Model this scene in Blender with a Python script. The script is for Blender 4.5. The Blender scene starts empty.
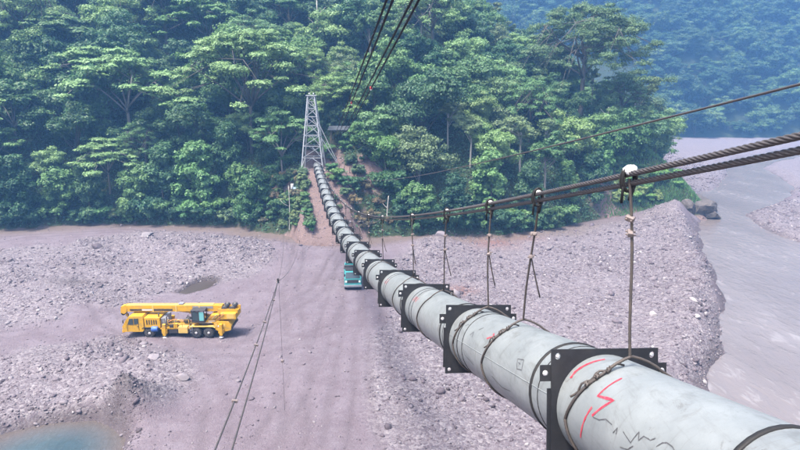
import bpy, bmesh, math, random
import numpy as np
from mathutils import Vector, Matrix

# ------------------------------------------------------------------ camera, sky, sun, exposure
SC = bpy.context.scene
COL = SC.collection
CZ = 24.5                                   # camera height above the riverbed (m)
FPX = 580.0                                 # focal length in photo pixels (800 wide)
PITCH = math.atan(130 / FPX)
CP, SP = math.cos(PITCH), math.sin(PITCH)
cam = bpy.data.cameras.new('camera'); cam_o = bpy.data.objects.new('camera', cam); COL.objects.link(cam_o)
cam.sensor_width = 36; cam.lens = FPX / 800 * 36; cam.clip_end = 3000; cam.clip_start = 0.1
cam_o.location = (0, 0, CZ); cam_o.rotation_euler = (math.pi / 2 - PITCH, 0, 0)
SC.camera = cam_o
world = bpy.data.worlds.new('World'); SC.world = world; world.use_nodes = True
wn = world.node_tree; wn.nodes.clear()
SUN_EL, SUN_AZ = math.radians(66), math.radians(-130)    # azimuth measured from +Y towards +X
sky = wn.nodes.new('ShaderNodeTexSky'); sky.sky_type = 'NISHITA'; sky.sun_disc = False
sky.sun_elevation = SUN_EL; sky.sun_rotation = SUN_AZ
sky.air_density = 1.0; sky.dust_density = 6.0; sky.ozone_density = 0.6
bg = wn.nodes.new('ShaderNodeBackground'); bg.inputs['Strength'].default_value = 0.09
wo = wn.nodes.new('ShaderNodeOutputWorld')
wn.links.new(sky.outputs[0], bg.inputs[0]); wn.links.new(bg.outputs[0], wo.inputs[0])
sun = bpy.data.lights.new('sun', 'SUN'); sun.energy = 1.5; sun.angle = math.radians(11); sun.color = (1.0, 0.95, 0.87)
sun_o = bpy.data.objects.new('sun', sun); COL.objects.link(sun_o)
sd = Vector((math.sin(SUN_AZ) * math.cos(SUN_EL), math.cos(SUN_AZ) * math.cos(SUN_EL), math.sin(SUN_EL)))
sun_o.rotation_euler = (-sd).to_track_quat('-Z', 'Y').to_euler(); sun_o.location = (0, -60, 150)
SC.view_settings.view_transform = 'Standard'; SC.view_settings.look = 'None'
SC.view_settings.gamma = 1.0; SC.view_settings.use_curve_mapping = False
SC.view_settings.exposure = 2.5
SC.render.engine = 'CYCLES'
SC.cycles.use_denoising = True
SC.cycles.max_bounces = 5; SC.cycles.diffuse_bounces = 3; SC.cycles.transmission_bounces = 3
SC.cycles.transparent_max_bounces = 6; SC.cycles.volume_bounces = 2; SC.cycles.caustics_reflective = False

rng = np.random.default_rng(7)
random.seed(7)

# ------------------------------------------------------------------ helpers: projection, noise, distance
def D(u, v, d):
    """world point seen at photo pixel (u, v) at camera depth d"""
    x = (u - 400) / FPX * d; y = -(v - 225) / FPX * d
    return np.array([x, d * CP + y * SP, CZ - d * SP + y * CP])
def bed_base(y):
    return np.clip((np.asarray(y, float) - 125) * 0.008, 0, 8)
def G(u, v, off=0.0):
    """world point on the riverbed (plus off metres) seen at photo pixel (u, v)"""
    a = PITCH + math.atan((v - 225) / FPX); z = off
    for _ in range(12):
        Y = (CZ - z) / math.tan(a); z = float(bed_base(Y)) + off
    d = Y * CP + (CZ - z) * SP
    return np.array([(u - 400) / FPX * d, Y, z])
def prj(x, y, z):
    d = y * CP - (z - CZ) * SP; yc = y * SP + (z - CZ) * CP
    return 400 + FPX * x / d, 225 - FPX * yc / d
_tab = np.random.default_rng(3).random((256, 256))
def vnoise(x, y):
    xi = np.floor(x).astype(int); yi = np.floor(y).astype(int); fx = x - xi; fy = y - yi
    fx = fx * fx * (3 - 2 * fx); fy = fy * fy * (3 - 2 * fy)
    g = lambda a, b: _tab[a & 255, b & 255]
    return (g(xi, yi) * (1 - fx) + g(xi + 1, yi) * fx) * (1 - fy) + (g(xi, yi + 1) * (1 - fx) + g(xi + 1, yi + 1) * fx) * fy
def fbm(x, y, s, o=4):
    r = 0; a = 1; t = 0
    for i in range(o):
        r = r + a * (vnoise(x / s + 17.3 * i, y / s + 5.1 * i) - 0.5); t += a; a *= 0.5; s *= 0.47
    return r / t * 2
def sdist(px, py, poly):
    """signed distance to a closed polygon, positive inside"""
    poly = np.asarray(poly)[:, :2]; n = len(poly)
    best = np.full(px.shape, 1e9); ins = np.zeros(px.shape, bool)
    for i in range(n):
        a = poly[i]; b = poly[(i + 1) % n]; e = b - a
        wx = px - a[0]; wy = py - a[1]
        t = np.clip((wx * e[0] + wy * e[1]) / max(e @ e, 1e-9), 0, 1)
        best = np.minimum(best, (wx - t * e[0]) ** 2 + (wy - t * e[1]) ** 2)
        c = ((a[1] <= py) != (b[1] <= py))
        if abs(e[1]) > 1e-9:
            ins ^= c & (px < a[0] + e[0] * (py - a[1]) / e[1])
    d = np.sqrt(best)
    return np.where(ins, d, -d)
def ldist(px, py, line):
    line = np.asarray(line)[:, :2]; best = np.full(px.shape, 1e9)
    for a, b in zip(line[:-1], line[1:]):
        e = b - a; wx = px - a[0]; wy = py - a[1]
        t = np.clip((wx * e[0] + wy * e[1]) / max(e @ e, 1e-9), 0, 1)
        best = np.minimum(best, (wx - t * e[0]) ** 2 + (wy - t * e[1]) ** 2)
    return np.sqrt(best)
def sstep(a, b, x):
    t = np.clip((x - a) / (b - a), 0, 1); return t * t * (3 - 2 * t)

# ------------------------------------------------------------------ helpers: materials
class NT:
    def __init__(s, name):
        s.m = bpy.data.materials.new(name); s.m.use_nodes = True; s.t = s.m.node_tree; s.t.nodes.clear()
        s.out = s.n('ShaderNodeOutputMaterial')
    def n(s, typ, **kw):
        o = s.t.nodes.new(typ)
        for k, v in kw.items():
            if k.startswith('i_'): o.inputs[k[2:]].default_value = v
            else: setattr(o, k, v)
        return o
    def l(s, a, b): s.t.links.new(a, b)
    def noise(s, scale, detail=4, rough=0.55, vec=None, dist=0.0):
        o = s.n('ShaderNodeTexNoise'); o.inputs['Scale'].default_value = scale; o.inputs['Detail'].default_value = detail
        o.inputs['Roughness'].default_value = rough; o.inputs['Distortion'].default_value = dist
        s.l(vec if vec is not None else s.coord(), o.inputs['Vector']); return o.outputs['Fac']
    def coord(s, kind='Object'):
        if not hasattr(s, '_tc'): s._tc = s.n('ShaderNodeTexCoord')
        return s._tc.outputs[kind]
    def ramp(s, fac, stops):
        o = s.n('ShaderNodeValToRGB'); e = o.color_ramp.elements
        while len(e) < len(stops): e.new(0.5)
        for k, (p, c) in enumerate(stops):
            e[k].position = p; e[k].color = (c, c, c, 1) if isinstance(c, (int, float)) else (*c, 1)
        s.l(fac, o.inputs[0]); return o.outputs[0]
    def mix(s, fac, a, b, blend='MIX'):
        o = s.n('ShaderNodeMix', data_type='RGBA', blend_type=blend)
        for sock, v in ((o.inputs[0], fac), (o.inputs[6], a), (o.inputs[7], b)):
            if isinstance(v, (int, float)): sock.default_value = v
            elif isinstance(v, tuple): sock.default_value = (*v, 1)
            else: s.l(v, sock)
        return o.outputs[2]
    def math(s, op, a, b=0.0):
        o = s.n('ShaderNodeMath', operation=op)
        for sock, v in ((o.inputs[0], a), (o.inputs[1], b)):
            if isinstance(v, (int, float)): sock.default_value = v
            else: s.l(v, sock)
        return o.outputs[0]
    def attr(s, name):
        return s.n('ShaderNodeAttribute', attribute_name=name).outputs['Fac']
    def bump(s, h, strength, dist=0.05):
        o = s.n('ShaderNodeBump'); o.inputs['Strength'].default_value = strength; o.inputs['Distance'].default_value = dist
        s.l(h, o.inputs['Height']); return o.outputs[0]
    def bsdf(s, color, rough=0.7, metal=0.0, normal=None, spec=0.5, **kw):
        o = s.n('ShaderNodeBsdfPrincipled')
        for sock, v in ((o.inputs['Base Color'], color), (o.inputs['Roughness'], rough), (o.inputs['Metallic'], metal)):
            if isinstance(v, (int, float)): sock.default_value = v
            elif isinstance(v, tuple): sock.default_value = (*v, 1)
            else: s.l(v, sock)
        o.inputs['Specular IOR Level'].default_value = spec
        if normal is not None: s.l(normal, o.inputs['Normal'])
        for k, v in kw.items(): o.inputs[k].default_value = v
        s.l(o.outputs[0], s.out.inputs[0]); return o
MATS = {}
def paint(name, col, rough=0.5, metal=0.0, wear=0.35, dirt=(0.16, 0.13, 0.11), scale=3.0, spec=0.5):
    if name in MATS: return MATS[name]
    s = NT(name)
    a = s.noise(scale, 5, 0.65); b = s.noise(scale * 7, 3, 0.6)
    f = s.ramp(a, [(0.46, 0.0), (0.72, wear)])
    c = s.mix(f, col, dirt)
    c = s.mix(s.ramp(b, [(0.5, 0.0), (0.8, 0.7)]), c, tuple(min(q * 1.55 + 0.004, 0.85) for q in col) if sum(col) < 1.2 else tuple(q * 0.7 for q in col))
    r = s.math('ADD', s.math('MULTIPLY', a, 0.3), rough - 0.15)
    s.bsdf(c, r, metal, s.bump(b, 0.12, 0.01), spec)
    MATS[name] = s.m; return s.m

# ------------------------------------------------------------------ helpers: meshes and objects
def fast_mesh(name, V, F, mats=(), attr=None, smooth=False, midx=None):
    """V (n,3), F (m,k) with one polygon size k"""
    me = bpy.data.meshes.new(name); V = np.asarray(V, np.float32); F = np.asarray(F, np.int32)
    k = F.shape[1]
    me.vertices.add(len(V)); me.vertices.foreach_set('co', V.ravel())
    me.loops.add(F.size); me.loops.foreach_set('vertex_index', F.ravel())
    me.polygons.add(len(F)); me.polygons.foreach_set('loop_start', np.arange(0, F.size, k, dtype=np.int32))
    me.polygons.foreach_set('loop_total', np.full(len(F), k, np.int32))
    if smooth: me.polygons.foreach_set('use_smooth', np.ones(len(F), bool))
    for m in mats: me.materials.append(m)
    if midx is not None: me.polygons.foreach_set('material_index', np.asarray(midx, np.int32))
    for an, av in (attr or {}).items():
        a = me.attributes.new(an, 'FLOAT', 'POINT'); a.data.foreach_set('value', np.asarray(av, np.float32))
    me.update(calc_edges=True); me.validate(); return me
class MB:
    """collects boxes, tubes and polygons into one mesh"""
    def __init__(s): s.v = []; s.f = []; s.sm = []
    def add(s, V, F, smooth=False):
        o = len(s.v); s.v += [tuple(map(float, p)) for p in V]; s.f += [tuple(i + o for i in f) for f in F]; s.sm += [smooth] * len(F); return s
    def box(s, a, b, bev=0.0):
        (x0, y0, z0), (x1, y1, z1) = a, b
        if bev <= 0:
            V = [(x0, y0, z0), (x1, y0, z0), (x1, y1, z0), (x0, y1, z0), (x0, y0, z1), (x1, y0, z1), (x1, y1, z1), (x0, y1, z1)]
            return s.add(V, [(0, 3, 2, 1), (4, 5, 6, 7), (0, 1, 5, 4), (1, 2, 6, 5), (2, 3, 7, 6), (3, 0, 4, 7)])
        bm = bmesh.new(); bmesh.ops.create_cube(bm, size=1)
        for v in bm.verts: v.co = Vector(((x0 + x1) / 2 + v.co.x * (x1 - x0), (y0 + y1) / 2 + v.co.y * (y1 - y0), (z0 + z1) / 2 + v.co.z * (z1 - z0)))
        bmesh.ops.bevel(bm, geom=list(bm.edges), offset=bev, segments=2, affect='EDGES', profile=0.6)
        bm.verts.index_update(); s.add([v.co for v in bm.verts], [[v.index for v in f.verts] for f in bm.faces]); bm.free(); return s
    def tube(s, pts, r, n=8, caps=True, smooth=True):
        V, F = tube(pts, r, n)
        s.add(V, F, smooth)
        if caps:
            m = len(pts); o = len(s.v) - n * m
            s.f += [tuple(o + i for i in range(n))[::-1], tuple(o + (m - 1) * n + i for i in range(n))]; s.sm += [False, False]
        return s
    def prism(s, prof, y0, y1):
        """profile in (x, z) extruded along y"""
        n = len(prof); V = [(x, y0, z) for x, z in prof] + [(x, y1, z) for x, z in prof]
        F = [tuple(range(n)), tuple(range(2 * n - 1, n - 1, -1))] + [((i + 1) % n, i, n + i, n + (i + 1) % n) for i in range(n)]
        return s.add(V, F)
    def lathe(s, prof, c, axis, n=20, smooth=True):
        """profile of (radius, offset along axis)"""
        ax = Vector(axis).normalized(); t = ax.orthogonal().normalized(); b = ax.cross(t)
        V = []; m = len(prof)
        for r, h in prof:
            for i in range(n):
                a = 2 * math.pi * i / n; V.append(Vector(c) + ax * h + (t * math.cos(a) + b * math.sin(a)) * r)
        F = [(j * n + i, j * n + (i + 1) % n, (j + 1) * n + (i + 1) % n, (j + 1) * n + i) for j in range(m - 1) for i in range(n)]
        s.add(V, F, smooth)
        o = len(s.v) - m * n
        s.f += [tuple(o + i for i in range(n))[::-1], tuple(o + (m - 1) * n + i for i in range(n))]; s.sm += [False, False]
        return s
    def mesh(s, name, mat):
        me = bpy.data.meshes.new(name); me.from_pydata(s.v, [], s.f)
        me.polygons.foreach_set('use_smooth', s.sm)
        if mat: me.materials.append(mat)
        bm = bmesh.new(); bm.from_mesh(me); bmesh.ops.recalc_face_normals(bm, faces=bm.faces); bm.to_mesh(me); bm.free()
        me.update(); return me
    def build(s, name, mat, parent=None): return link(name, s.mesh(name, mat), parent)
def tube(pts, r, n=8):
    P = np.asarray(pts, float); m = len(P); r = np.broadcast_to(np.asarray(r, float), (m,))
    T = np.gradient(P, axis=0); T /= np.linalg.norm(T, axis=1)[:, None] + 1e-12
    a = np.array([0, 0, 1.0]) if abs(T[0][2]) < 0.9 else np.array([1.0, 0, 0])
    u = np.cross(T[0], a); u /= np.linalg.norm(u); V = []
    for i in range(m):
        u = u - T[i] * (u @ T[i]); u /= np.linalg.norm(u) + 1e-12; w = np.cross(T[i], u)
        for k in range(n):
            an = 2 * math.pi * k / n; V.append(P[i] + r[i] * (u * math.cos(an) + w * math.sin(an)))
    F = [(j * n + k, j * n + (k + 1) % n, (j + 1) * n + (k + 1) % n, (j + 1) * n + k) for j in range(m - 1) for k in range(n)]
    return V, F
def rope(pts, r, lobes=6, lay=0.35, depth=0.16, n=24):
    """twisted strand rope swept along a dense polyline"""
    P = np.asarray(pts, float); T = np.gradient(P, axis=0); T /= np.linalg.norm(T, axis=1)[:, None] + 1e-12
    s = np.concatenate([[0], np.cumsum(np.linalg.norm(np.diff(P, axis=0), axis=1))])
    a = np.array([0, 0, 1.0]) if abs(T[0][2]) < 0.9 else np.array([1.0, 0, 0])
    U = np.cross(T, a); U /= np.linalg.norm(U, axis=1)[:, None]; W = np.cross(T, U)
    an = 2 * np.pi * np.arange(n) / n
    rr = r * (1 - depth + depth * 2 * np.abs(np.cos(lobes / 2 * (an[None, :] - 2 * np.pi * s[:, None] / lay))))
    V = P[:, None, :] + rr[:, :, None] * (U[:, None, :] * np.cos(an)[None, :, None] + W[:, None, :] * np.sin(an)[None, :, None])
    m = len(P)
    F = [(j * n + k, j * n + (k + 1) % n, (j + 1) * n + (k + 1) % n, (j + 1) * n + k) for j in range(m - 1) for k in range(n)]
    return V.reshape(-1, 3), F
def link(name, me, parent=None, loc=None):
    o = bpy.data.objects.new(name, me); COL.objects.link(o)
    if parent is not None: o.parent = parent
    if loc is not None: o.location = loc
    return o
def tag(o, label=None, cat=None, group=None, kind=None):
    if label: o['label'] = label
    if cat: o['category'] = cat
    if group: o['group'] = group
    if kind: o['kind'] = kind
    return o
def thing(name, label, cat, loc=(0, 0, 0), rz=0.0, group=None):
    o = bpy.data.objects.new(name, None); COL.objects.link(o); o.empty_display_size = 0.3
    o.location = [float(c) for c in loc]; o.rotation_euler = (0, 0, rz)
    return tag(o, label, cat, group)
ORD = ['first', 'second', 'third', 'fourth', 'fifth', 'sixth', 'seventh', 'eighth', 'ninth', 'tenth', 'eleventh', 'twelfth', 'thirteenth',
       'fourteenth', 'fifteenth', 'sixteenth', 'seventeenth', 'eighteenth', 'nineteenth', 'twentieth']
_tens = {20: 'twenty', 30: 'thirty', 40: 'forty', 50: 'fifty', 60: 'sixty', 70: 'seventy', 80: 'eighty', 90: 'ninety'}
def ordinal(i):
    if i < 20: return ORD[i]
    t, r = divmod(i + 1, 10)
    return (_tens[t * 10] + '-' + ORD[r - 1]) if r else _tens[t * 10][:-1] + 'ieth'

# ------------------------------------------------------------------ layout curves (world metres)
PLAN = (-0.178078, 3.75872)                                   # x = a*y + b : the pipe's line in plan
PZ = (-1.04299e-07, 1.38230e-05, 1.42984e-03, -0.286316, 22.5045)
RP = 0.6525                                                   # pipe radius
def pipe_pt(y): return np.array([PLAN[0] * y + PLAN[1], y, float(np.polyval(PZ, y)) - 0.035 * max(0.0, 6.6 - y)])
_cy = np.array([4.35, 6.51, 8.96, 11.19, 14.42, 18.87, 22.44, 28.04, 36.69, 46.0, 63.04, 75.84, 92, 108])
_cz = np.array([24.15, 23.59, 22.92, 22.37, 21.58, 20.54, 19.75, 18.62, 17.07, 15.9, 14.45, 13.65, 12.95, 12.6])
_cc = np.polynomial.Polynomial.fit(_cy, _cz, 6, w=1 / (0.15 + _cy * 0.02))
def cable_z(y): return float(_cc(y)) if y > 3.6 else float(_cc(3.6)) - 0.265 * (y - 3.6)
def cable_pt(y, dz=0.0, dx=0.0): return np.array([PLAN[0] * y + PLAN[1] + dx, y, cable_z(y) + dz])
TOWER = np.array([PLAN[0] * 108.5 + PLAN[1] - 0.6, 108.5, 10.9])

foot_px = [(-260, 236), (-150, 233), (0, 229), (60, 226), (130, 224), (200, 226), (240, 226), (262, 232), (300, 235), (350, 238), (380, 237),
           (420, 236), (500, 235), (560, 229), (600, 220), (640, 214), (668, 212)]
FOOT = [G(u, v, 0.2)[:2] for u, v in foot_px] + [(63.5, 119), (66.5, 123), (70, 137), (77, 160), (90, 205), (100, 270), (100, 400), (-300, 400), (-300, 110)]
FOOT = np.array([np.asarray(p, float) for p in FOOT])
riv_px = [(700, 396), (712, 380), (727, 335), (725, 300), (712, 265), (698, 232), (706, 217), (702, 197), (704, 193), (716, 190), (727, 181), (730, 172), (728, 165), (739, 159),
          (756, 155.5), (800, 148), (900, 141)]
riv_px2 = [(900, 150), (800, 155.5), (768, 163), (760, 167), (778, 178), (789, 188), (784, 197), (758, 207), (739, 214), (749, 220), (762, 229), (784, 238), (800, 244), (860, 268)]
RIVER = np.array([(40, -40), (27, 10), (23, 30)] + [tuple(G(u, v, -1.0)[:2]) for u, v in riv_px + riv_px2] + [(72, 78), (62, 40), (62, -40)])
BERM = np.array([G(u, v, 1.0)[:2] for u, v in [(672, 209), (688, 232), (700, 262), (712, 300), (713, 330), (700, 372), (672, 420)]])
POOL = np.array([G(u, v, -0.6)[:2] for u, v in [(-40, 452), (0, 434), (30, 425), (60, 419), (100, 417), (118, 424), (128, 436), (122, 452), (100, 470), (-40, 490)]])
HOLLOW = np.array([G(u, v, -0.15)[:2] for u, v in [(180, 292), (190, 285), (203, 280), (216, 280), (214, 285), (200, 290), (188, 293)]])
STONY = [[(30, 262), (90, 238), (150, 232), (262, 240), (268, 262), (240, 276), (170, 292), (110, 310), (70, 300)],
         [(-60, 262), (40, 245), (90, 300), (60, 320), (-60, 330)],
         [(20, 350), (110, 340), (180, 362), (190, 385), (150, 412), (60, 410), (0, 425), (-40, 420), (-20, 380)],
         [(395, 262), (440, 236), (560, 232), (620, 222), (670, 212), (730, 320), (712, 385), (660, 440), (560, 470), (480, 470), (400, 420), (380, 340)],
         [(380, 330), (470, 350), (560, 470), (420, 480), (370, 400)],
         [(670, 196), (700, 140), (730, 150), (728, 180), (705, 196)], [(742, 214), (800, 196), (860, 210), (860, 262), (800, 244)], [(765, 165), (830, 158), (830, 190), (790, 190)]]
STONY = [np.array([G(u, v)[:2] for u, v in z]) for z in STONY]
MOUNDS = [(*G(668, 218)[:2], 4.5, 1.6), (*G(122, 412)[:2], 2.6, 1.5), (*G(133, 410)[:2], 1.8, 1.1), (*G(70, 372)[:2], 6, 0.9), (*G(150, 372)[:2], 5, 0.8), (*G(205, 250)[:2], 9, 1.0), (*G(150, 245)[:2], 8, 0.8),
          (*G(90, 275)[:2], 6, 0.8), (*G(100, 255)[:2], 5, 0.7), (*G(20, 292)[:2], 6, 0.7), (*G(250, 252)[:2], 6, 0.8), (*G(430, 244)[:2], 5, 0.9), (*G(640, 232)[:2], 6, 1.2), (*G(60, 300)[:2], 4, .5)]
def stony_mask(x, y):
    m = np.zeros_like(x)
    for z in STONY: m = np.maximum(m, sstep(-2.5, 1.5, sdist(x, y, z) + 2.0 * fbm(x, y, 7.0, 3)))
    return np.maximum(m, 0.9 * sstep(140, 165, y + 6 * fbm(x, y, 12, 3)))
TRACKS = [np.array([G(u, v)[:2] for u, v in t]) for t in (
    [(346, 246), (338, 290), (318, 350), (280, 420), (240, 480)], [(352, 250), (352, 300), (345, 370), (330, 480)], [(340, 250), (318, 290), (270, 320), (238, 338)], [(-40, 262), (60, 262), (110, 320), (170, 352), (260, 352), (330, 330)],
    [(-40, 240), (120, 231), (260, 240), (330, 243)], [(120, 342), (40, 330), (-40, 340)], [(356, 246), (372, 300), (380, 380), (400, 480)], [(300, 246), (290, 290), (300, 360), (290, 480)], [(180, 352), (220, 400), (210, 480)])]
def track_a(x, y):
    r = np.zeros_like(x)
    for t in TRACKS:
        d = ldist(x, y, t) + 0.25 * fbm(x, y, 5, 2); r = np.maximum(r, np.exp(-((d - 0.95) / 0.33) ** 2) * (0.55 + 0.45 * fbm(x + 3, y, 8, 2)))
    return np.clip(r, 0, 1)
def bed_z(x, y):
    x = np.asarray(x, float); y = np.asarray(y, float)
    st = stony_mask(x, y)
    z = bed_base(y) + 0.30 * fbm(x, y, 26, 4) + (0.10 + 0.17 * st) * fbm(x, y, 3.2, 4)
    d = ldist(x, y, BERM); z = z + 2.0 * np.exp(-(d / 4.2) ** 1.7) + 0.12 * st * fbm(x + 40, y, 1.5, 2)
    for mx, my, s, h in MOUNDS:
        z = z + h * np.exp(-(((x - mx) ** 2 + (y - my) ** 2) / s ** 2)) * (1 + 0.5 * fbm(x, y, 2.0, 3))
    r = sdist(x, y, RIVER) + 1.15 * fbm(x, y, 4.5, 4)
    k = sstep(-3.9, 1.9, r); z = z * (1 - k) + (bed_base(y) - 2.2) * k
    p = sdist(x, y, POOL) + 0.3 * fbm(x, y, 3, 3); k = sstep(-1.3, 1.4, p); z = z * (1 - k) + (-1.6) * k
    p = sdist(x, y, HOLLOW) + 0.15 * fbm(x, y, 2, 3); k = sstep(-0.7, 0.5, p); z = z * (1 - k) + (-0.6) * k
    z = z - 0.10 * track_a(x, y)
    k = sstep(26, 4, y)                                        # the bank on the camera's side, below the frame
    z = z + 17.5 * k * sstep(60, 25, np.abs(x - 2)) + 9 * k * sstep(25, 60, np.abs(x - 2)) * sstep(20, 40, -x)
    return z
def hill_d(x, y): return sdist(x, y, FOOT) + 1.4 * fbm(x, y, 13, 3)
def corridor(x, y):
    """1 along the bare cut under the pipe and round the tower"""
    dx = np.abs(x - (PLAN[0] * y + PLAN[1] + 0.3))
    k = (1 - sstep(3.0, 6.5, dx + 1.2 * fbm(x, y, 5, 2))) * sstep(90, 94, y) * (1 - sstep(113, 119, y))
    return k
def hill_z(x, y):
    x = np.asarray(x, float); y = np.asarray(y, float); d = hill_d(x, y)
    z = np.where(d < 0, d * 0.9, np.where(d < 9, d * 1.15, 10.35 + (d - 9) * 0.66)) - 0.15
    z = z + 1.6 * fbm(x, y, 22, 4) * sstep(0, 14, d) + 0.45 * fbm(x, y, 4, 3) * sstep(-1, 3, d)
    z = z + bed_base(y)
    k = corridor(x, y)
    ramp = 0.2 + (y - 93.5) / 11.0 * 10.6
    ramp = np.where(y > 104.5, 10.85, ramp) + np.maximum(0, y - 113) * 0.9 - np.where(y < 93.5, 1.0, 0)
    z = z * (1 - k) + (ramp + 0.2 * fbm(x, y, 2.5, 3)) * k
    return z
FAR_Y = float(G(730, 137)[1])
def far_z(x, y):
    x = np.asarray(x, float); y = np.asarray(y, float)
    d = y - FAR_Y - 15 * fbm(x, y, 60, 3) - 0.10 * np.abs(x - 190) + 4
    return bed_base(y) + np.where(d < 0, d * 0.6, d * 0.80) + 9 * fbm(x, y, 55, 4) * sstep(0, 30, d)
def ground_z(x, y):
    return np.maximum(bed_z(x, y), hill_z(x, y))
def gz1(x, y): return float(ground_z(np.array([x]), np.array([y]))[0])

# ------------------------------------------------------------------ setting materials
s = NT('riverbed_gravel')
big = s.noise(0.05, 4, 0.6); mid = s.noise(0.6, 5, 0.65); fine = s.noise(5.0, 4, 0.7)
vor = s.n('ShaderNodeTexVoronoi', feature='F1'); vor.inputs['Scale'].default_value = 3.4; s.l(s.coord(), vor.inputs['Vector'])
vor2 = s.n('ShaderNodeTexVoronoi', feature='F1'); vor2.inputs['Scale'].default_value = 8.5; s.l(s.coord(), vor2.inputs['Vector'])
silt = s.mix(big, (0.107, 0.085, 0.105), (0.128, 0.112, 0.130))
silt = s.mix(s.ramp(mid, [(0.42, 0.0), (0.66, 0.6)]), silt, (0.080, 0.059, 0.070))
silt = s.mix(s.ramp(s.noise(0.16, 5, 0.7, None, 1.5), [(0.43, 0.0), (0.60, 0.75)]), silt, (0.084, 0.064, 0.078))
silt = s.mix(s.ramp(fine, [(0.55, 0.0), (0.75, 0.5)]), silt, (0.180, 0.165, 0.182))
cell = s.n('ShaderNodeSeparateColor'); s.l(vor.outputs['Color'], cell.inputs[0])
cell2 = s.n('ShaderNodeSeparateColor'); s.l(vor2.outputs['Color'], cell2.inputs[0])
peb = s.ramp(cell.outputs[0], [(0.0, (0.052, 0.042, 0.049)), (0.35, (0.090, 0.076, 0.087)), (0.7, (0.125, 0.111, 0.125)), (1.0, (0.209, 0.194, 0.201))])
peb2 = s.ramp(cell2.outputs[0], [(0.0, (0.066, 0.051, 0.063)), (0.5, (0.107, 0.091, 0.106)), (1.0, (0.191, 0.178, 0.189))])
st = s.attr('stony')
stone_f = s.ramp(s.math('ADD', s.math('MULTIPLY', st, 0.75), s.math('MULTIPLY', mid, 0.5)), [(0.32, 0.15), (0.85, 0.95)])
col = s.mix(stone_f, silt, s.mix(0.5, peb, peb2))
col = s.mix(s.math('MULTIPLY', s.attr('track'), 0.8), col, (0.060, 0.047, 0.054))
col = s.mix(s.math('MULTIPLY', s.attr('red'), 0.8), col, (0.117, 0.057, 0.047))
col = s.mix(s.math('MULTIPLY', s.attr('wet_dark'), 0.85), col, (0.026, 0.019, 0.018))
col = s.mix(s.math('MULTIPLY', s.attr('soil'), 0.8), col, (0.090, 0.068, 0.055))
hgt = s.math('ADD', s.math('MULTIPLY', s.math('SUBTRACT', 0.6, vor.outputs['Distance']), s.math('ADD', 0.25, st)), s.math('MULTIPLY', fine, 0.6))
hgt = s.math('ADD', hgt, s.math('MULTIPLY', s.math('SUBTRACT', 0.5, vor2.outputs['Distance']), 0.5))
s.bsdf(col, 0.85, 0, s.bump(hgt, 0.75, 0.09), 0.3); M_BED = s.m

s = NT('hillside_soil')
a = s.noise(0.5, 5, 0.65); b = s.noise(3.0, 4, 0.7)
soil = s.mix(a, (0.115, 0.080, 0.075), (0.175, 0.128, 0.122)); soil = s.mix(s.ramp(b, [(0.5, 0), (0.75, 0.5)]), soil, (0.105, 0.081, 0.070))
lit = s.mix(b, (0.013, 0.021, 0.010), (0.035, 0.049, 0.021)); lit = s.mix(s.ramp(a, [(0.55, 0), (0.7, 0.5)]), lit, (0.056, 0.042, 0.032))
bare = s.ramp(s.math('ADD', s.attr('bare'), s.math('MULTIPLY', s.math('SUBTRACT', a, 0.5), 0.7)), [(0.35, 0), (0.6, 1.0)])
s.bsdf(s.mix(bare, lit, soil), 0.95, 0, s.bump(s.math('ADD', a, s.math('MULTIPLY', b, 0.6)), 0.8, 0.4), 0.2); M_HILL = s.m

def water(name, c1, c2, scale, bump, rough=0.12, foam=0.0, sediment=None):
    s = NT(name)
    mp = s.n('ShaderNodeMapping'); mp.inputs['Scale'].default_value = (1.0, 0.45, 1.0); s.l(s.coord(), mp.inputs['Vector'])
    w1 = s.noise(scale, 5, 0.6, mp.outputs[0], 0.6); w2 = s.noise(scale * 0.12, 3, 0.5, mp.outputs[0])
    c = s.mix(s.ramp(w2, [(0.35, 0), (0.65, 1)]), c1, c2)
    if sediment: c = s.mix(s.ramp(s.attr('shore'), [(0.1, 1.0), (0.75, 0.0)]), c, sediment)
    if foam: c = s.mix(s.ramp(s.math('MULTIPLY', w1, s.math('ADD', 0.62, w2)), [(0.66, 0), (0.80, foam)]), c, (0.504, 0.504, 0.518))
    s.bsdf(c, rough, 0, s.bump(w1, bump, 0.25), 0.5); return s.m
M_RIVER = water('muddy_river_water', (0.104, 0.087, 0.083), (0.130, 0.112, 0.109), 0.9, 0.6, 0.24, 0.10)
M_POOL = water('clear_pool_water', (0.028, 0.048, 0.056), (0.040, 0.062, 0.068), 2.6, 0.55, 0.05, 0, (0.075, 0.064, 0.060))
M_HOLLOW = water('hollow_shade_water', (0.04, 0.031, 0.028), (0.05, 0.04, 0.036), 2.0, 0.05, 0.3)  # dark brown water colour carries the shade of a gravel hollow

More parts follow.
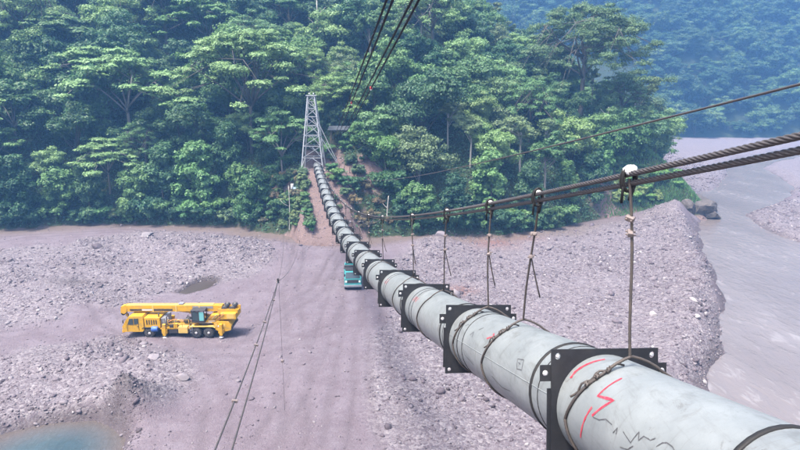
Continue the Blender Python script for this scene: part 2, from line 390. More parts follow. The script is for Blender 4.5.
# ------------------------------------------------------------------ setting meshes
def grid(xs, ys, fz, attrs=None, keep=None):
    X, Y = np.meshgrid(xs, ys); x = X.ravel(); y = Y.ravel(); z = fz(x, y); nx = len(xs); ny = len(ys)
    i = np.arange(nx - 1)[None, :] + nx * np.arange(ny - 1)[:, None]; i = i.ravel()
    F = np.stack([i, i + 1, i + nx + 1, i + nx], 1)
    if keep is not None:
        k = keep(x, y, z); F = F[k[F].any(1)]
    return np.stack([x, y, z], 1), F, {k: f(x, y) for k, f in (attrs or {}).items()}
def axis(*segs):
    out = [np.arange(a, b, st) for a, b, st in segs]; return np.concatenate(out + [[segs[-1][1]]])
RED = [(*G(490, 240)[:2], 5), (*G(520, 237)[:2], 3.5), (*G(440, 297)[:2], 1.5), (*G(460, 290)[:2], 2.0)]
def red_a(x, y):
    r = np.zeros_like(x)
    for a, b, q in RED: r = np.maximum(r, np.exp(-((x - a) ** 2 + (y - b) ** 2) / q ** 2))
    return np.clip(r + 0.3 * fbm(x, y, 2.5, 3) * (r > 0.15), 0, 1)
def wet_dark_a(x, y):  # wet water margins, plain darker spots, and the hollow's shade painted dark
    w = sstep(-1.0, 0.0, sdist(x, y, HOLLOW) + 0.3 * fbm(x, y, 2, 2))
    w = np.maximum(w, 0.6 * sstep(-0.7, 0.0, sdist(x, y, POOL)))
    w = np.maximum(w, 0.55 * sstep(-1.6, -0.3, sdist(x, y, RIVER)))
    m = G(133, 411); w = np.maximum(w, 0.55 * np.exp(-((x - m[0]) ** 2 + (y - m[1]) ** 2) / 1.6 ** 2))  # darker ground on the mound by the pool
    for u, v, q in [(98, 252, 1.2), (75, 287, 1.6), (85, 268, 1.5)]:  # darker spots on the open gravel
        m = G(u, v); w = np.maximum(w, 0.5 * np.exp(-(((x - m[0]) / 2.2) ** 2 + (y - m[1]) ** 2) / q ** 2))
    return w
def soil_a(x, y): return sstep(-7, -1, sdist(x, y, FOOT) + 2.5 * fbm(x, y, 9, 3)) * sstep(60, 20, x)
V, F, A = grid(axis((-250, -90, 6), (-90, 75, 0.42), (75, 130, 1.4), (130, 400, 6)), axis((-40, 32, 3), (32, 110, 0.40), (110, 128, 0.6), (128, 200, 1.6), (200, 500, 8)), bed_z,
               {'stony': stony_mask, 'red': red_a, 'wet_dark': wet_dark_a, 'soil': soil_a, 'track': track_a})
tag(link('riverbed', fast_mesh('riverbed', V, F, [M_BED], A, True)), 'lavender grey gravel riverbed with tracks and stony bars', kind='structure')
def bare_a(x, y):
    dx = x - (PLAN[0] * y + PLAN[1]) + 1.0 * fbm(x, y, 4, 3)
    b = corridor(x, y) * sstep(-2.9, -1.8, dx)
    b = np.maximum(b, 0.75 * sstep(0.5, 1.5, dx) * (1 - sstep(7, 10, dx)) * sstep(96, 99, y) * (1 - sstep(112, 118, y)) * sstep(-0.25, 0.15, fbm(x + 9, y, 4, 3)))
    for u, v, off, q in [(615, 195, 4, 7), (372, 205, 4, 5), (352, 180, 9, 4.5), (280, 205, 5, 3.5), (638, 200, 3, 6)]:
        P = G(u, v + 20); b = np.maximum(b, np.exp(-((x - P[0]) ** 2 + (y - P[1]) ** 2) / q ** 2))
    return np.maximum(b, 0.8 * sstep(1.0, -0.5, hill_d(x, y)))
V, F, A = grid(axis((-230, -100, 5), (-100, 105, 1.1), (105, 130, 5)), axis((86, 150, 1.0), (150, 270, 4)), hill_z, {'bare': bare_a}, lambda x, y, z: z > bed_base(y) - 1.5)
tag(link('hillside', fast_mesh('hillside', V, F, [M_HILL], A, True)), 'steep forested hillside above the riverbed', kind='structure')
V, F, A = grid(axis((-120, 420, 6)), axis((FAR_Y - 25, 500, 5)), far_z, {'bare': lambda x, y: x * 0 - 1})
tag(link('far_hillside', fast_mesh('far_hillside', V, F, [M_HILL], A, True)), 'steep far valley side under blue haze', kind='structure')
def sheet(name, poly, zoff, mat, step, pad, label):
    poly = np.asarray(poly); x0, y0 = poly.min(0) - pad; x1, y1 = poly.max(0) + pad
    V, F, A = grid(np.arange(x0, x1 + step, step), np.arange(y0, y1 + step, step), lambda x, y: bed_base(y) + zoff, {'shore': lambda x, y: np.clip(sdist(x, y, poly) / 4, 0, 1)},
                   lambda x, y, z: sdist(x, y, poly) > -pad)
    tag(link(name, fast_mesh(name, V, F, [mat], A, True)), label, kind='structure')
sheet('river', RIVER, -1.05, M_RIVER, 2.0, 2.5, 'muddy grey river winding past the gravel bank')
sheet('pool', POOL, -0.75, M_POOL, 0.8, 1.5, 'small blue green pool in the gravel')
sheet('hollow_shade', HOLLOW, -0.30, M_HOLLOW, 0.4, 0.6, 'dark brown water sheet painted as shade of a gravel hollow beyond the crane')

# ------------------------------------------------------------------ gravel stones (uncountable: one object)
s = NT('river_stone')
c = s.ramp(s.attr('var'), [(0.0, (0.039, 0.032, 0.039)), (0.3, (0.092, 0.075, 0.090)), (0.6, (0.132, 0.117, 0.132)), (0.85, (0.187, 0.171, 0.184)), (1.0, (0.287, 0.271, 0.275))])
c = s.mix(s.math('MULTIPLY', s.noise(4, 4, 0.7), 0.5), c, (0.100, 0.081, 0.095))
s.bsdf(c, 0.85, 0, s.bump(s.noise(14, 3), 0.4, 0.03), 0.3); M_STONE = s.m
def ico():
    bm = bmesh.new(); bmesh.ops.create_icosphere(bm, subdivisions=1, radius=1); bm.verts.index_update()
    V = np.array([v.co for v in bm.verts]); F = np.array([[v.index for v in f.verts] for f in bm.faces]); bm.free(); return V, F
IV, IF = ico()
OV = np.array([(1, 0, 0), (-1, 0, 0), (0, 1, 0), (0, -1, 0), (0, 0, 1), (0, 0, -1)], float); OF = np.array([(0, 2, 4), (2, 1, 4), (1, 3, 4), (3, 0, 4), (2, 0, 5), (1, 2, 5), (3, 1, 5), (0, 3, 5)])
def stone_field(n, mean, spread, lo, hi, BV, BF, floor, seed):
    r = np.random.default_rng(seed); x = r.uniform(-75, 110, n * 6); y = r.uniform(36, 240, n * 6)
    st = stony_mask(x, y); den = floor + (1 - floor) * st * (0.12 + 0.88 * sstep(-0.25, 0.4, fbm(x, y * 1.6, 9, 4)))
    den *= np.where(y > 130, 0.3, 1.0) * np.where(ldist(x, y, BERM) < 5, 1.5, 1.0)
    den *= (sdist(x, y, RIVER) < 0.6) * (sdist(x, y, POOL) < 0.7) * (sdist(x, y, HOLLOW) < 0.0) * ((hill_d(x, y) < 0.8) | ((corridor(x, y) > 0.5) & (y < 104)))
    den = np.maximum(den, 0.9 * (np.abs(sdist(x, y, RIVER) + 0.6) < 1.3) * (y < 135))
    den = np.maximum(den, 0.8 * (np.abs(sdist(x, y, POOL) + 0.6) < 1.3))
    den = np.where((corridor(x, y) > 0.5) & (y > 92), 0.55, den)
    u, v = prj(x, y, bed_base(y)); den *= (u > -30) & (u < 830) & (v < 470)
    k = r.random(len(x)) < den; x = x[k][:n]; y = y[k][:n]; z = ground_z(x, y); m = len(x); nv = len(BV)
    sz = np.clip(np.exp(r.normal(mean, spread, m)), lo, hi) * np.where(stony_mask(x, y) > 0.4, 1.0, 0.7) * np.where(y > 130, 1.6, 1.0)
    base = BV[None] * (1 + r.uniform(-0.3, 0.3, (m, nv, 1))) + r.normal(0, 0.12, (m, nv, 3))
    sc = sz[:, None] * np.stack([r.uniform(0.8, 1.5, m), r.uniform(0.7, 1.1, m), r.uniform(0.45, 0.85, m)], 1)
    base = base * sc[:, None, :]; a = r.uniform(0, 6.28, m); ca, sa = np.cos(a)[:, None], np.sin(a)[:, None]
    t = r.normal(0, 0.5, m)[:, None]; bx, bz = base[..., 0] * np.cos(t) - base[..., 2] * np.sin(t), base[..., 0] * np.sin(t) + base[..., 2] * np.cos(t)
    W = np.stack([bx * ca - base[..., 1] * sa + x[:, None], bx * sa + base[..., 1] * ca + y[:, None], bz + (z + sz * 0.12)[:, None]], 2)
    F = (BF[None] + nv * np.arange(m)[:, None, None]).reshape(-1, 3)
    return W.reshape(-1, 3), F, np.repeat(np.clip(r.normal(0.48, 0.29, m), 0, 1), nv)
def scatter_stones():
    A = stone_field(120000, -2.85, 0.50, 0.03, 0.3, OV, OF, 0.16, 1); B = stone_field(11000, -2.0, 0.45, 0.07, 0.5, IV, IF, 0.02, 2)
    print('stones', len(A[2]) // 6, len(B[2]) // 12)
    return fast_mesh('gravel_stones', np.concatenate([A[0], B[0]]), np.concatenate([A[1], B[1] + len(A[0])]), [M_STONE], {'var': np.concatenate([A[2], B[2]])})
tag(link('gravel_stones', scatter_stones()), 'loose grey river stones strewn over the gravel bars', 'gravel', kind='stuff')

def boulder(label, u, v, size, var, squash=(1.2, 1, 0.7), name='boulder', seed=0, hill=False):
    r = np.random.default_rng(seed + 50); bm = bmesh.new(); bmesh.ops.create_icosphere(bm, subdivisions=3, radius=1)
    dirs = r.normal(size=(14, 3)); dirs /= np.linalg.norm(dirs, axis=1)[:, None]; off = r.uniform(0.55, 0.92, 14)
    for q in bm.verts:
        p = np.array(q.co)
        for d_, o_ in zip(dirs, off):
            e = p @ d_
            if e > o_: p = p - d_ * (e - o_) * 0.9
        q.co = p * np.array(squash) * size * (1 + r.normal(0, 0.012))
    me = bpy.data.meshes.new(name); bm.to_mesh(me); bm.free(); me.materials.append(M_STONE)
    a = me.attributes.new('var', 'FLOAT', 'POINT'); a.data.foreach_set('value', np.full(len(me.vertices), var, np.float32))
    P = G(u, v); x, y = P[0], P[1]
    o = link(name, me, None, (x, y, gz1(x, y) + size * squash[2] * 0.45)); o.rotation_euler = (0, 0, r.uniform(0, 6))
    return tag(o, label, 'rock', 'boulders on the gravel')
boulder('broad pale whitish boulder lying on the gravel near the left tree line', 147, 241, 0.95, 0.9, (1.4, 0.9, 0.6), seed=1)
boulder('dark angular boulder on the open gravel near the left edge', 98, 253, 0.9, 0.12, (1.3, 0.9, 0.7), seed=2)
boulder('white block on the berm slope beside the grey river', 653, 318, 0.45, 1.0, (1.1, 0.9, 0.8), seed=3)
boulder('white block low on the berm, close behind the nearest pipe section', 696, 325, 0.4, 1.0, (1.1, 0.9, 0.7), seed=4)
boulder('pale boulder at the edge of the rubble mound above the pool', 183, 383, 0.55, 0.8, (1.3, 0.9, 0.6), seed=5)
boulder('large pale stone on the crest of the rubble mound above the pool', 155, 365, 0.6, 0.85, (1.3, 1, 0.6), seed=6)
boulder('grey stone block at the foot of the bank right of the brush pile', 440, 241, 0.9, 0.7, (1.4, 0.9, 0.7), seed=7)

# ------------------------------------------------------------------ vegetation
def leaf_mat(name, lo, hi, tint, trans=0.3):
    s = NT(name)
    oi = s.n('ShaderNodeObjectInfo'); v = s.attr('var')
    c = s.mix(v, lo, hi)
    c = s.mix(s.math('MULTIPLY', oi.outputs['Random'], 0.75), c, tint)
    c = s.mix(s.math('MULTIPLY', s.ramp(s.noise(0.35, 3, 0.6), [(0.35, 0), (0.7, 1)]), 0.45), c, (tint[0] * 0.9, tint[1] * 0.85, tint[2] * 0.7))
    c = s.mix(1.0, c, oi.outputs['Color'], 'MULTIPLY')
    b = s.bsdf(c, 0.55, 0, None, 0.35)
    t = s.n('ShaderNodeBsdfTranslucent'); s.l(c, t.inputs['Color'])
    m = s.n('ShaderNodeMixShader'); m.inputs[0].default_value = trans
    s.l(b.outputs[0], m.inputs[1]); s.l(t.outputs[0], m.inputs[2]); s.l(m.outputs[0], s.out.inputs[0]); return s.m
L_DARK = leaf_mat('dark_leaves', (0.034, 0.080, 0.040), (0.085, 0.170, 0.075), (0.045, 0.120, 0.058))
L_MID = leaf_mat('mid_green_leaves', (0.060, 0.125, 0.050), (0.135, 0.240, 0.088), (0.080, 0.185, 0.075))
L_LIGHT = leaf_mat('light_green_leaves', (0.095, 0.170, 0.075), (0.200, 0.310, 0.130), (0.145, 0.265, 0.115))
L_OLIVE = leaf_mat('olive_leaves', (0.085, 0.138, 0.066), (0.175, 0.245, 0.120), (0.130, 0.200, 0.098))
L_BRIGHT = leaf_mat('bright_leaves', (0.070, 0.150, 0.056), (0.150, 0.275, 0.105), (0.095, 0.215, 0.088), 0.3)
L_DRY = leaf_mat('dry_leaves', (0.15, 0.115, 0.075), (0.26, 0.20, 0.13), (0.18, 0.16, 0.09))
def bark(name, c1, c2):
    s = NT(name); a = s.noise(6, 4, 0.65); s.bsdf(s.mix(a, c1, c2), 0.9, 0, s.bump(a, 0.5, 0.05), 0.2); return s.m
B_GREY = bark('grey_bark', (0.05, 0.046, 0.04), (0.11, 0.105, 0.095)); B_MIDP = bark('mid_bark', (0.12, 0.11, 0.10), (0.22, 0.21, 0.19)); B_PALE = bark('pale_bark', (0.26, 0.25, 0.225), (0.42, 0.40, 0.37)); B_DARK = bark('dark_bark', (0.05, 0.04, 0.03), (0.11, 0.09, 0.07))

def leaves(r, cen, rad, n, size, up=0.45, aspect=0.6, shell=0.35, topbias=0.72, jit=0.34):
    cen = np.asarray(cen, float); rad = np.asarray(rad, float); w = (rad[:, 0] * rad[:, 1]) ** 0.9; w /= w.sum()
    k = r.choice(len(cen), n, p=w); d = r.normal(size=(n, 3)); d /= np.linalg.norm(d, axis=1)[:, None]
    fl = (d[:, 2] < 0) & (r.random(n) < topbias); d[fl, 2] *= -1
    # ragged lobes: the clump surface waves in and out
    wob = 0.82 + 0.30 * np.sin(d[:, 0] * 5 + k * 1.7) * np.sin(d[:, 1] * 5 + k * 2.3) + 0.12 * r.normal(size=n)
    p = cen[k] + d * rad[k] * (wob * (1 - shell * r.random(n) ** 2))[:, None]
    nn = d * 0.75 + np.array([0, 0, up]) + r.normal(size=(n, 3)) * jit; nn /= np.linalg.norm(nn, axis=1)[:, None]
    t = np.cross(nn, r.normal(size=(n, 3))); t /= np.linalg.norm(t, axis=1)[:, None] + 1e-9; b = np.cross(nn, t)
    l = size * r.uniform(0.55, 1.35, n)[:, None]; ww = l * aspect
    V = np.stack([p - t * l * 0.5, p + b * ww * 0.5 - nn * l * 0.08, p + t * l * 0.5 - nn * l * 0.1, p - b * ww * 0.5 - nn * l * 0.08], 1)
    cl = r.random(len(cen))
    var = np.clip(0.5 * cl[k] + 0.35 * r.random(n) + 0.15, 0, 1)
    return V.reshape(-1, 3), np.arange(4 * n).reshape(-1, 4), np.repeat(var, 4)
def bezier(a, b, bend, n=6):
    a, b = np.asarray(a, float), np.asarray(b, float); t = np.linspace(0, 1, n)[:, None]
    m = (a + b) / 2 + np.asarray(bend, float); return (1 - t) ** 2 * a + 2 * t * (1 - t) * m + t * t * b
class Proto:
    def whole(P):
        """trunk and crown as one mesh, for trees too far off to show their parts"""
        if P._whole is None:
            V, F, var, leafmat, barkmat = P.raw
            TV = np.array([v.co for v in P.trunk.vertices]); TF = np.array([tuple(p.vertices) for p in P.trunk.polygons if len(p.vertices) == 4]) + len(V)
            P._whole = fast_mesh('tree_' + P.kind, np.concatenate([V, TV]), np.concatenate([F, TF]), [leafmat, barkmat], {'var': np.concatenate([var, np.zeros(len(TV))])},
                                 midx=np.concatenate([np.zeros(len(F)), np.ones(len(TF))]))
        return P._whole
def make_proto(kind, H, W, leafmat, barkmat, n, size, seed):
    r = np.random.default_rng(seed); P = Proto(); P.H = H; P.W = W; tb = MB(); cen = []; rad = []
    R = W / 2; tr = max(0.12, H * 0.018)
    if kind in ('umbrella', 'feather'):
        fork = H * (0.42 if kind == 'umbrella' else 0.62)
        lean = r.normal(0, 0.4, 2); tb.tube(bezier((0, 0, -1.5), (lean[0], lean[1], fork), r.normal(0, 0.3, 3) * [1, 1, 0], 6), np.linspace(tr * 1.3, tr * 0.85, 6), 7)
        nl = (8 if kind == 'umbrella' else 10) if W < 22 else 15
        for i in range(nl):
            an = 2 * math.pi * (i + r.uniform(-0.3, 0.3)) / nl; q = R * (r.uniform(0.45, 0.85) if i % 4 else r.uniform(0.05, 0.3))
            z = H * (0.93 - 0.30 * (q / R) ** 2) + r.normal(0, 0.3)
            end = np.array([math.cos(an) * q, math.sin(an) * q, z - 0.4]); st0 = np.array([lean[0], lean[1], fork]) * (r.uniform(0.85, 1.0) if kind == 'umbrella' else r.uniform(0.55, 1.0))
            br = bezier(st0, end, (0, 0, 0.8) if kind == 'umbrella' else (math.cos(an) * q * 0.22 + r.normal(0, .4), math.sin(an) * q * 0.22 + r.normal(0, .4), -0.05 * H), 6); tb.tube(br, np.linspace(tr * 0.6, 0.05, 6), 5)
            for j in range(6 if kind == 'umbrella' else 12):
                o = r.normal(0, 1, 3) * [R * 0.26, R * 0.26, H * 0.035]; c = end + o + [0, 0, 0.3]
                qq = min(np.hypot(c[0], c[1]) / R, 1.1); c[2] = H * (0.97 - 0.34 * qq ** 2) + r.normal(0, H * 0.035) - (H * 0.12 if j % 3 == 0 else 0) - (H * 0.30 * r.random() ** 2 if kind == 'feather' else 0)
                s_ = (r.uniform(0.12, 0.2) if kind == 'umbrella' else r.uniform(0.10, 0.165)) * W * (0.62 if W < 22 else 0.5)
                cen.append(c); rad.append((s_, s_ * r.uniform(0.7, 1.1), s_ * (r.uniform(0.26, 0.42) if kind == 'umbrella' else r.uniform(0.42, 0.7))))
                tb.tube(bezier(br[3 + j % 3], c - [0, 0, 0.2], (0, 0, 0.2), 4), np.linspace(0.07, 0.025, 4), 4)
    elif kind in ('dome', 'tall'):
        cz, hz = (H * 0.52, H * 0.46) if kind == 'dome' else (H * 0.70, H * 0.28)
        tb.tube(bezier((0, 0, -1.5), (r.normal(0, 0.3), r.normal(0, 0.3), cz), r.normal(0, 0.35, 3) * [1, 1, 0], 7), np.linspace(tr * 1.25, tr * 0.6, 7), 7)
        m = 64 if kind == 'dome' else 28
        lobes = [np.array([r.normal(0, R * 0.42), r.normal(0, R * 0.42), r.normal(0.05, 0.30) * hz]) for _ in range(5)] + [np.zeros(3)]
        for i in range(m):
            d = r.normal(size=3); d /= np.linalg.norm(d)
            if d[2] < -0.35: d[2] *= -1
            q = r.uniform(0.55, 0.98); lb = lobes[i % 6]; c = np.array([d[0] * R * q * 0.58, d[1] * R * q * 0.58, cz + d[2] * hz * q * 0.68]) + lb
            c += r.normal(0, 0.35, 3); s_ = W * r.uniform(0.08, 0.20); cen.append(c); rad.append((s_, s_ * r.uniform(0.8, 1.1), s_ * r.uniform(0.5, 0.75)))
            if i % 3 == 0: tb.tube(bezier((0, 0, cz - hz * r.uniform(0.2, 0.9)), c, (0, 0, 0.3), 4), np.linspace(tr * 0.4, 0.03, 4), 4)
    elif kind == 'column':
        tb.tube(bezier((0, 0, -1.5), (0.3, 0, H * 0.8), (0.4, 0.2, 0), 6), np.linspace(tr * 1.2, tr * 0.4, 6), 6)
        for i in range(44):
            f = r.random() ** 0.8; z = H * f; q = R * (0.95 - 0.55 * f ** 2) * r.uniform(0.35, 0.95); an = r.uniform(0, 6.28)
            c = np.array([math.cos(an) * q, math.sin(an) * q, z]); s_ = W * r.uniform(0.12, 0.2); cen.append(c); rad.append((s_, s_, s_ * r.uniform(0.55, 1.1)))
    elif kind == 'shrub':
        for i in range(5): tb.tube(bezier((0, 0, -0.6), (r.normal(0, R * 0.4), r.normal(0, R * 0.4), H * 0.7), (0, 0, 0.2), 4), np.linspace(0.06, 0.02, 4), 4)
        for i in range(16):
            c = np.array([r.normal(0, R * 0.42), r.normal(0, R * 0.42), H * r.uniform(0.15, 0.8)]); s_ = W * r.uniform(0.12, 0.22); cen.append(c); rad.append((s_, s_, s_ * 0.7))
    V, F, var = leaves(r, cen, rad, n, size, up=0.8 if kind == 'umbrella' else (0.5 if kind == 'feather' else 0.35), aspect=0.62 if kind != 'feather' else 0.5, topbias=0.85 if kind in ('umbrella', 'feather') else 0.65)
    P.crown = fast_mesh('crown_' + kind, V, F, [leafmat], {'var': var}); P.trunk = tb.mesh('trunk_' + kind, barkmat); P.kind = kind
    P.raw = (V, F, var, leafmat, barkmat); P._whole = None
    return P
PR = {
 'umb1': make_proto('umbrella', 13, 20, L_LIGHT, B_GREY, 24400, 0.46, 11), 'umb2': make_proto('umbrella', 13, 17, L_LIGHT, B_MIDP, 20740, 0.46, 12), 'umb3': make_proto('umbrella', 12, 16, L_MID, B_GREY, 19520, 0.46, 13),
 'big1': make_proto('umbrella', 20, 27, L_LIGHT, B_GREY, 51240, 0.44, 14),
 'dome1': make_proto('dome', 12, 11.5, L_MID, B_GREY, 19520, 0.44, 21), 'dome2': make_proto('dome', 12, 12, L_DARK, B_GREY, 20740, 0.46, 22), 'dome3': make_proto('dome', 11, 11, L_OLIVE, B_MIDP, 18300, 0.40, 23), 'dome4': make_proto('dome', 13, 11, L_LIGHT, B_GREY, 18300, 0.42, 24),
 'tall1': make_proto('tall', 15, 8, L_MID, B_MIDP, 9760, 0.44, 31), 'tall2': make_proto('tall', 14, 7, L_OLIVE, B_PALE, 7930, 0.40, 32),
 'fea1': make_proto('feather', 24, 28, L_OLIVE, B_GREY, 73200, 0.37, 41), 'fea2': make_proto('feather', 16, 17, L_LIGHT, B_GREY, 23180, 0.37, 42),
 'col1': make_proto('column', 10, 7.5, L_DARK, B_DARK, 18300, 0.42, 51), 'col2': make_proto('column', 9, 7, L_BRIGHT, B_DARK, 13420, 0.51, 52), 'col3': make_proto('column', 8, 7, L_MID, B_DARK, 14640, 0.42, 53),
 'shr1': make_proto('shrub', 3, 4, L_DARK, B_DARK, 4392, 0.35, 61), 'shr2': make_proto('shrub', 2.6, 3.6, L_BRIGHT, B_DARK, 3660, 0.37, 62), 'shr3': make_proto('shrub', 2.4, 3.4, L_OLIVE, B_DARK, 3416, 0.32, 63), 'shr4': make_proto('shrub', 2.2, 3.2, L_DRY, B_DARK, 2196, 0.28, 64),
 'dome5': make_proto('dome', 13, 14, L_MID, B_GREY, 23000, 0.46, 25), 'dome6': make_proto('dome', 10, 9, L_BRIGHT, B_GREY, 15000, 0.38, 26),
}
TREES = []            # (u, v, d, proto key, location, scale xyz, fixed label)
def put(pk, x, y, sc, label=None, rot=None, dz=0.0, sq=1.0):
    TREES.append([pk, x, y, gz1(x, y) + dz, sc, label, rng.uniform(0, 6.28) if rot is None else rot, sq])
def on_slope(u, v):
    """where the ray through a photo pixel meets the hillside"""
    dx = (u - 400) / FPX; dy = -(v - 225) / FPX; fy = CP + dy * SP; fz = -SP + dy * CP
    t = np.linspace(60, 290, 1400); x = dx * t; y = fy * t; z = CZ + fz * t
    k = np.nonzero(z <= hill_z(x, y))[0]
    return (x[k[0]], y[k[0]]) if len(k) else (x[-1], y[-1])
def put_px(pk, u, vbase, sc, label, rot=0.0, sq=1.0):
    x, y = on_slope(u, vbase); put(pk, x, y, sc, label, rot, 0, sq)
# individual trees the photograph singles out
for pk_, u_, v_, s__, l_ in [('umb2', 92, 112, 1.0, 'pale flat-topped tree above and left of the forked layered tree'), ('fea2', 28, 66, 1.25, 'airy pale tree high at the left edge of the photo'), ('fea2', 168, 50, 1.35, 'airy pale tree high behind the two umbrella-shaped crowns'),
                             ('dome4', 338, 62, 1.15, 'pale rounded tree directly above the lattice tower'), ('fea2', 432, 66, 1.2, 'airy pale tree right of the overhead cables near the top'), ('dome5', 402, 112, 1.05, 'broad pale-leaved tree right of the overhead cables'), ('dome4', 470, 92, 1.1, 'pale rounded tree midway between the overhead cables and tallest feathery tree'), ('col1', 22, 216, 1.05, 'dark draped tree at the slope foot below the left dead trunk'), ('col3', 62, 214, 1.1, 'green draped tree at the slope foot below the small pale-leaved tree'), ('col1', 92, 214, 0.9, 'dark draped tree at the slope foot left of the low pale layered tree'), ('col3', 140, 212, 1.15, 'green draped tree at the slope foot right of the low pale layered tree'), ('col1', 165, 205, 1.1, 'dark draped tree left of the bright tree draped to the ground'), ('col3', 243, 205, 1.0, 'green draped tree at the slope foot left of the cut bank'),
                             ('umb2', 20, 150, 0.9, 'pale layered tree in front of the dead trunk at left')]:
    put_px(pk_, u_, v_, s__, l_, u_ * 0.1)
put_px('big1', 252, 152, 1.0, 'huge light green umbrella-crowned tree spreading just left of the lattice tower', 0.4, 1.2)
put_px('umb2', 133, 145, 1.4, 'flat-topped layered tree with a pale fork-trunk left of the huge umbrella tree', 1.2)
put_px('fea1', 580, 118, 1.08, 'tallest open-crowned feathery tree on the spur against the blue far slope', 2.0)
put_px('umb2', 110, 195, 0.8, 'pale layered tree low on the slope above the left gravel edge', 0.2)
put_px('umb3', 60, 75, 1.15, 'wide flat-crowned tree high in the left corner of the forest', 1.0)
put_px('umb3', 205, 60, 1.2, 'wide dark flat-crowned tree behind the huge umbrella tree', 2.2)
put_px('dome4', 248, 150, 0.72, 'round light green tree tucked under the huge umbrella tree', 2.6)
put_px('col2', 200, 210, 1.35, 'bright leafy tree draped to the ground below the huge umbrella tree', 0.3)
put_px('dome4', 48, 185, 0.62, 'small pale-leaved tree standing out from the dark left slope', 0.9)
put_px('col2', 490, 205, 1.0, 'bright green leafy tree above the bank right of the pipe', 0.5)
put_px('dome3', 560, 95, 0.9, 'yellowish tree on the ridge just left of the tallest feathery tree', 0.5)
put_px('fea2', 618, 130, 0.85, 'slim open tree on the spur right of the tallest feathery tree', 0.9)
for i_, (u_, v_, s__) in enumerate([(470, 168, 0.75), (520, 172, 0.8), (545, 165, 0.7), (448, 150, 0.7)]): put_px('tall2', u_, v_, s__, ['thin pale-trunked tree left of the pale curved bare trunk', 'thin pale-trunked tree right of the pale curved bare trunk', 'thin olive-topped tree low on the spur under the thin cable', 'thin pale-trunked tree between the overhead cables and the spur'][i_], i_)
def fill_trees():
    n = 9000; r = np.random.default_rng(99)
    x = r.uniform(-115, 95, n); y = r.uniform(98, 190, n); d = hill_d(x, y); z = hill_z(x, y); u, v = prj(x, y, z)
    ok = (d > 1.5) & (u > -45) & (u < 745) & (v > -55) & (corridor(x, y) < 0.05)
    pr = lambda uu, vv: (u > uu[0]) & (u < uu[1]) & (v > vv[0]) & (v < vv[1])
    ok &= ~pr((285, 372), (118, 245)); ok &= ~pr((372, 412), (175, 245)); ok &= ~((u > 600) & (v > 165)); ok &= ~((u > 655) & (v > 125)); ok &= ~pr((262, 300), (185, 240))
    idx = np.nonzero(ok)[0]; pl = [(t[1], t[2], 7.5 if t[4] * PR[t[0]].W > 15 else 4.5) for t in TREES]; cnt = 0
    for i in idx:
        rad = 5.0 + 2.2 * min(d[i], 50) / 50
        if any((x[i] - a) ** 2 + (y[i] - b) ** 2 < (max(q, 0) * 0.5 + rad * 0.5) ** 2 for a, b, q in pl): continue
        pl.append((x[i], y[i], rad)); cnt += 1; left = u[i] < 310; f = r.random()
        if d[i] < 7: pk = r.choice(['col1', 'col3', 'col1', 'col2', 'dome2', 'dome1'] if left else ['col1', 'col3', 'col2', 'dome1', 'dome2', 'tall1']); sc = r.uniform(0.75, 1.15)
        elif left: pk = r.choice(['dome2', 'umb3', 'dome2', 'dome1', 'dome1', 'col1', 'dome4', 'fea2', 'dome2', 'dome4', 'umb2', 'dome5', 'dome5', 'dome6']); sc = r.uniform(0.75, 1.35)
        else: pk = r.choice(['dome1', 'dome2', 'dome3', 'dome4', 'dome1', 'tall1', 'dome3', 'dome2', 'dome4', 'col3', 'fea2', 'col1', 'dome5', 'dome6', 'tall2']); sc = r.uniform(0.7, 1.2)
        if 'umb' in pk or 'fea' in pk: sc *= 0.82
        if u[i] > 520 and v[i] < 130: sc *= 0.8
        put(str(pk), x[i], y[i], sc, None, None, -PR[str(pk)].H * sc * (0.22 if pk[0] in 'duf' else 0.06) * r.uniform(0.4, 1.2), r.uniform(0.85, 1.2))
    print('trees', cnt)
fill_trees()
DESC = {'big1': 'huge light tree', 'umb1': 'light umbrella-crowned tree', 'umb2': 'layered flat-crowned tree', 'umb3': 'dark flat-crowned tree', 'dome1': 'rounded green tree', 'dome2': 'dense dark tree', 'dome3': 'olive-leaved tree', 'dome4': 'pale rounded tree',
        'dome5': 'broad irregular tree', 'dome6': 'small bright tree', 'tall1': 'slender pale-trunked tree', 'tall2': 'thin olive-topped tree', 'fea1': 'open feathery tree', 'fea2': 'open light-crowned tree', 'col1': 'dark vine-draped tree', 'col2': 'bright leafy tree', 'col3': 'green vine-draped tree',
        'shr1': 'dark shrub', 'shr2': 'bright green shrub', 'shr3': 'olive shrub', 'shr4': 'dry brown shrub'}
TINTS = [(1.0, 0.95, 0.76), (0.85, 0.85, 0.82), (0.58, 0.68, 0.74), (0.95, 1.0, 0.9), (0.75, 0.85, 0.85), (1.08, 1.05, 0.85), (0.66, 0.78, 0.70), (0.9, 0.86, 0.72)]
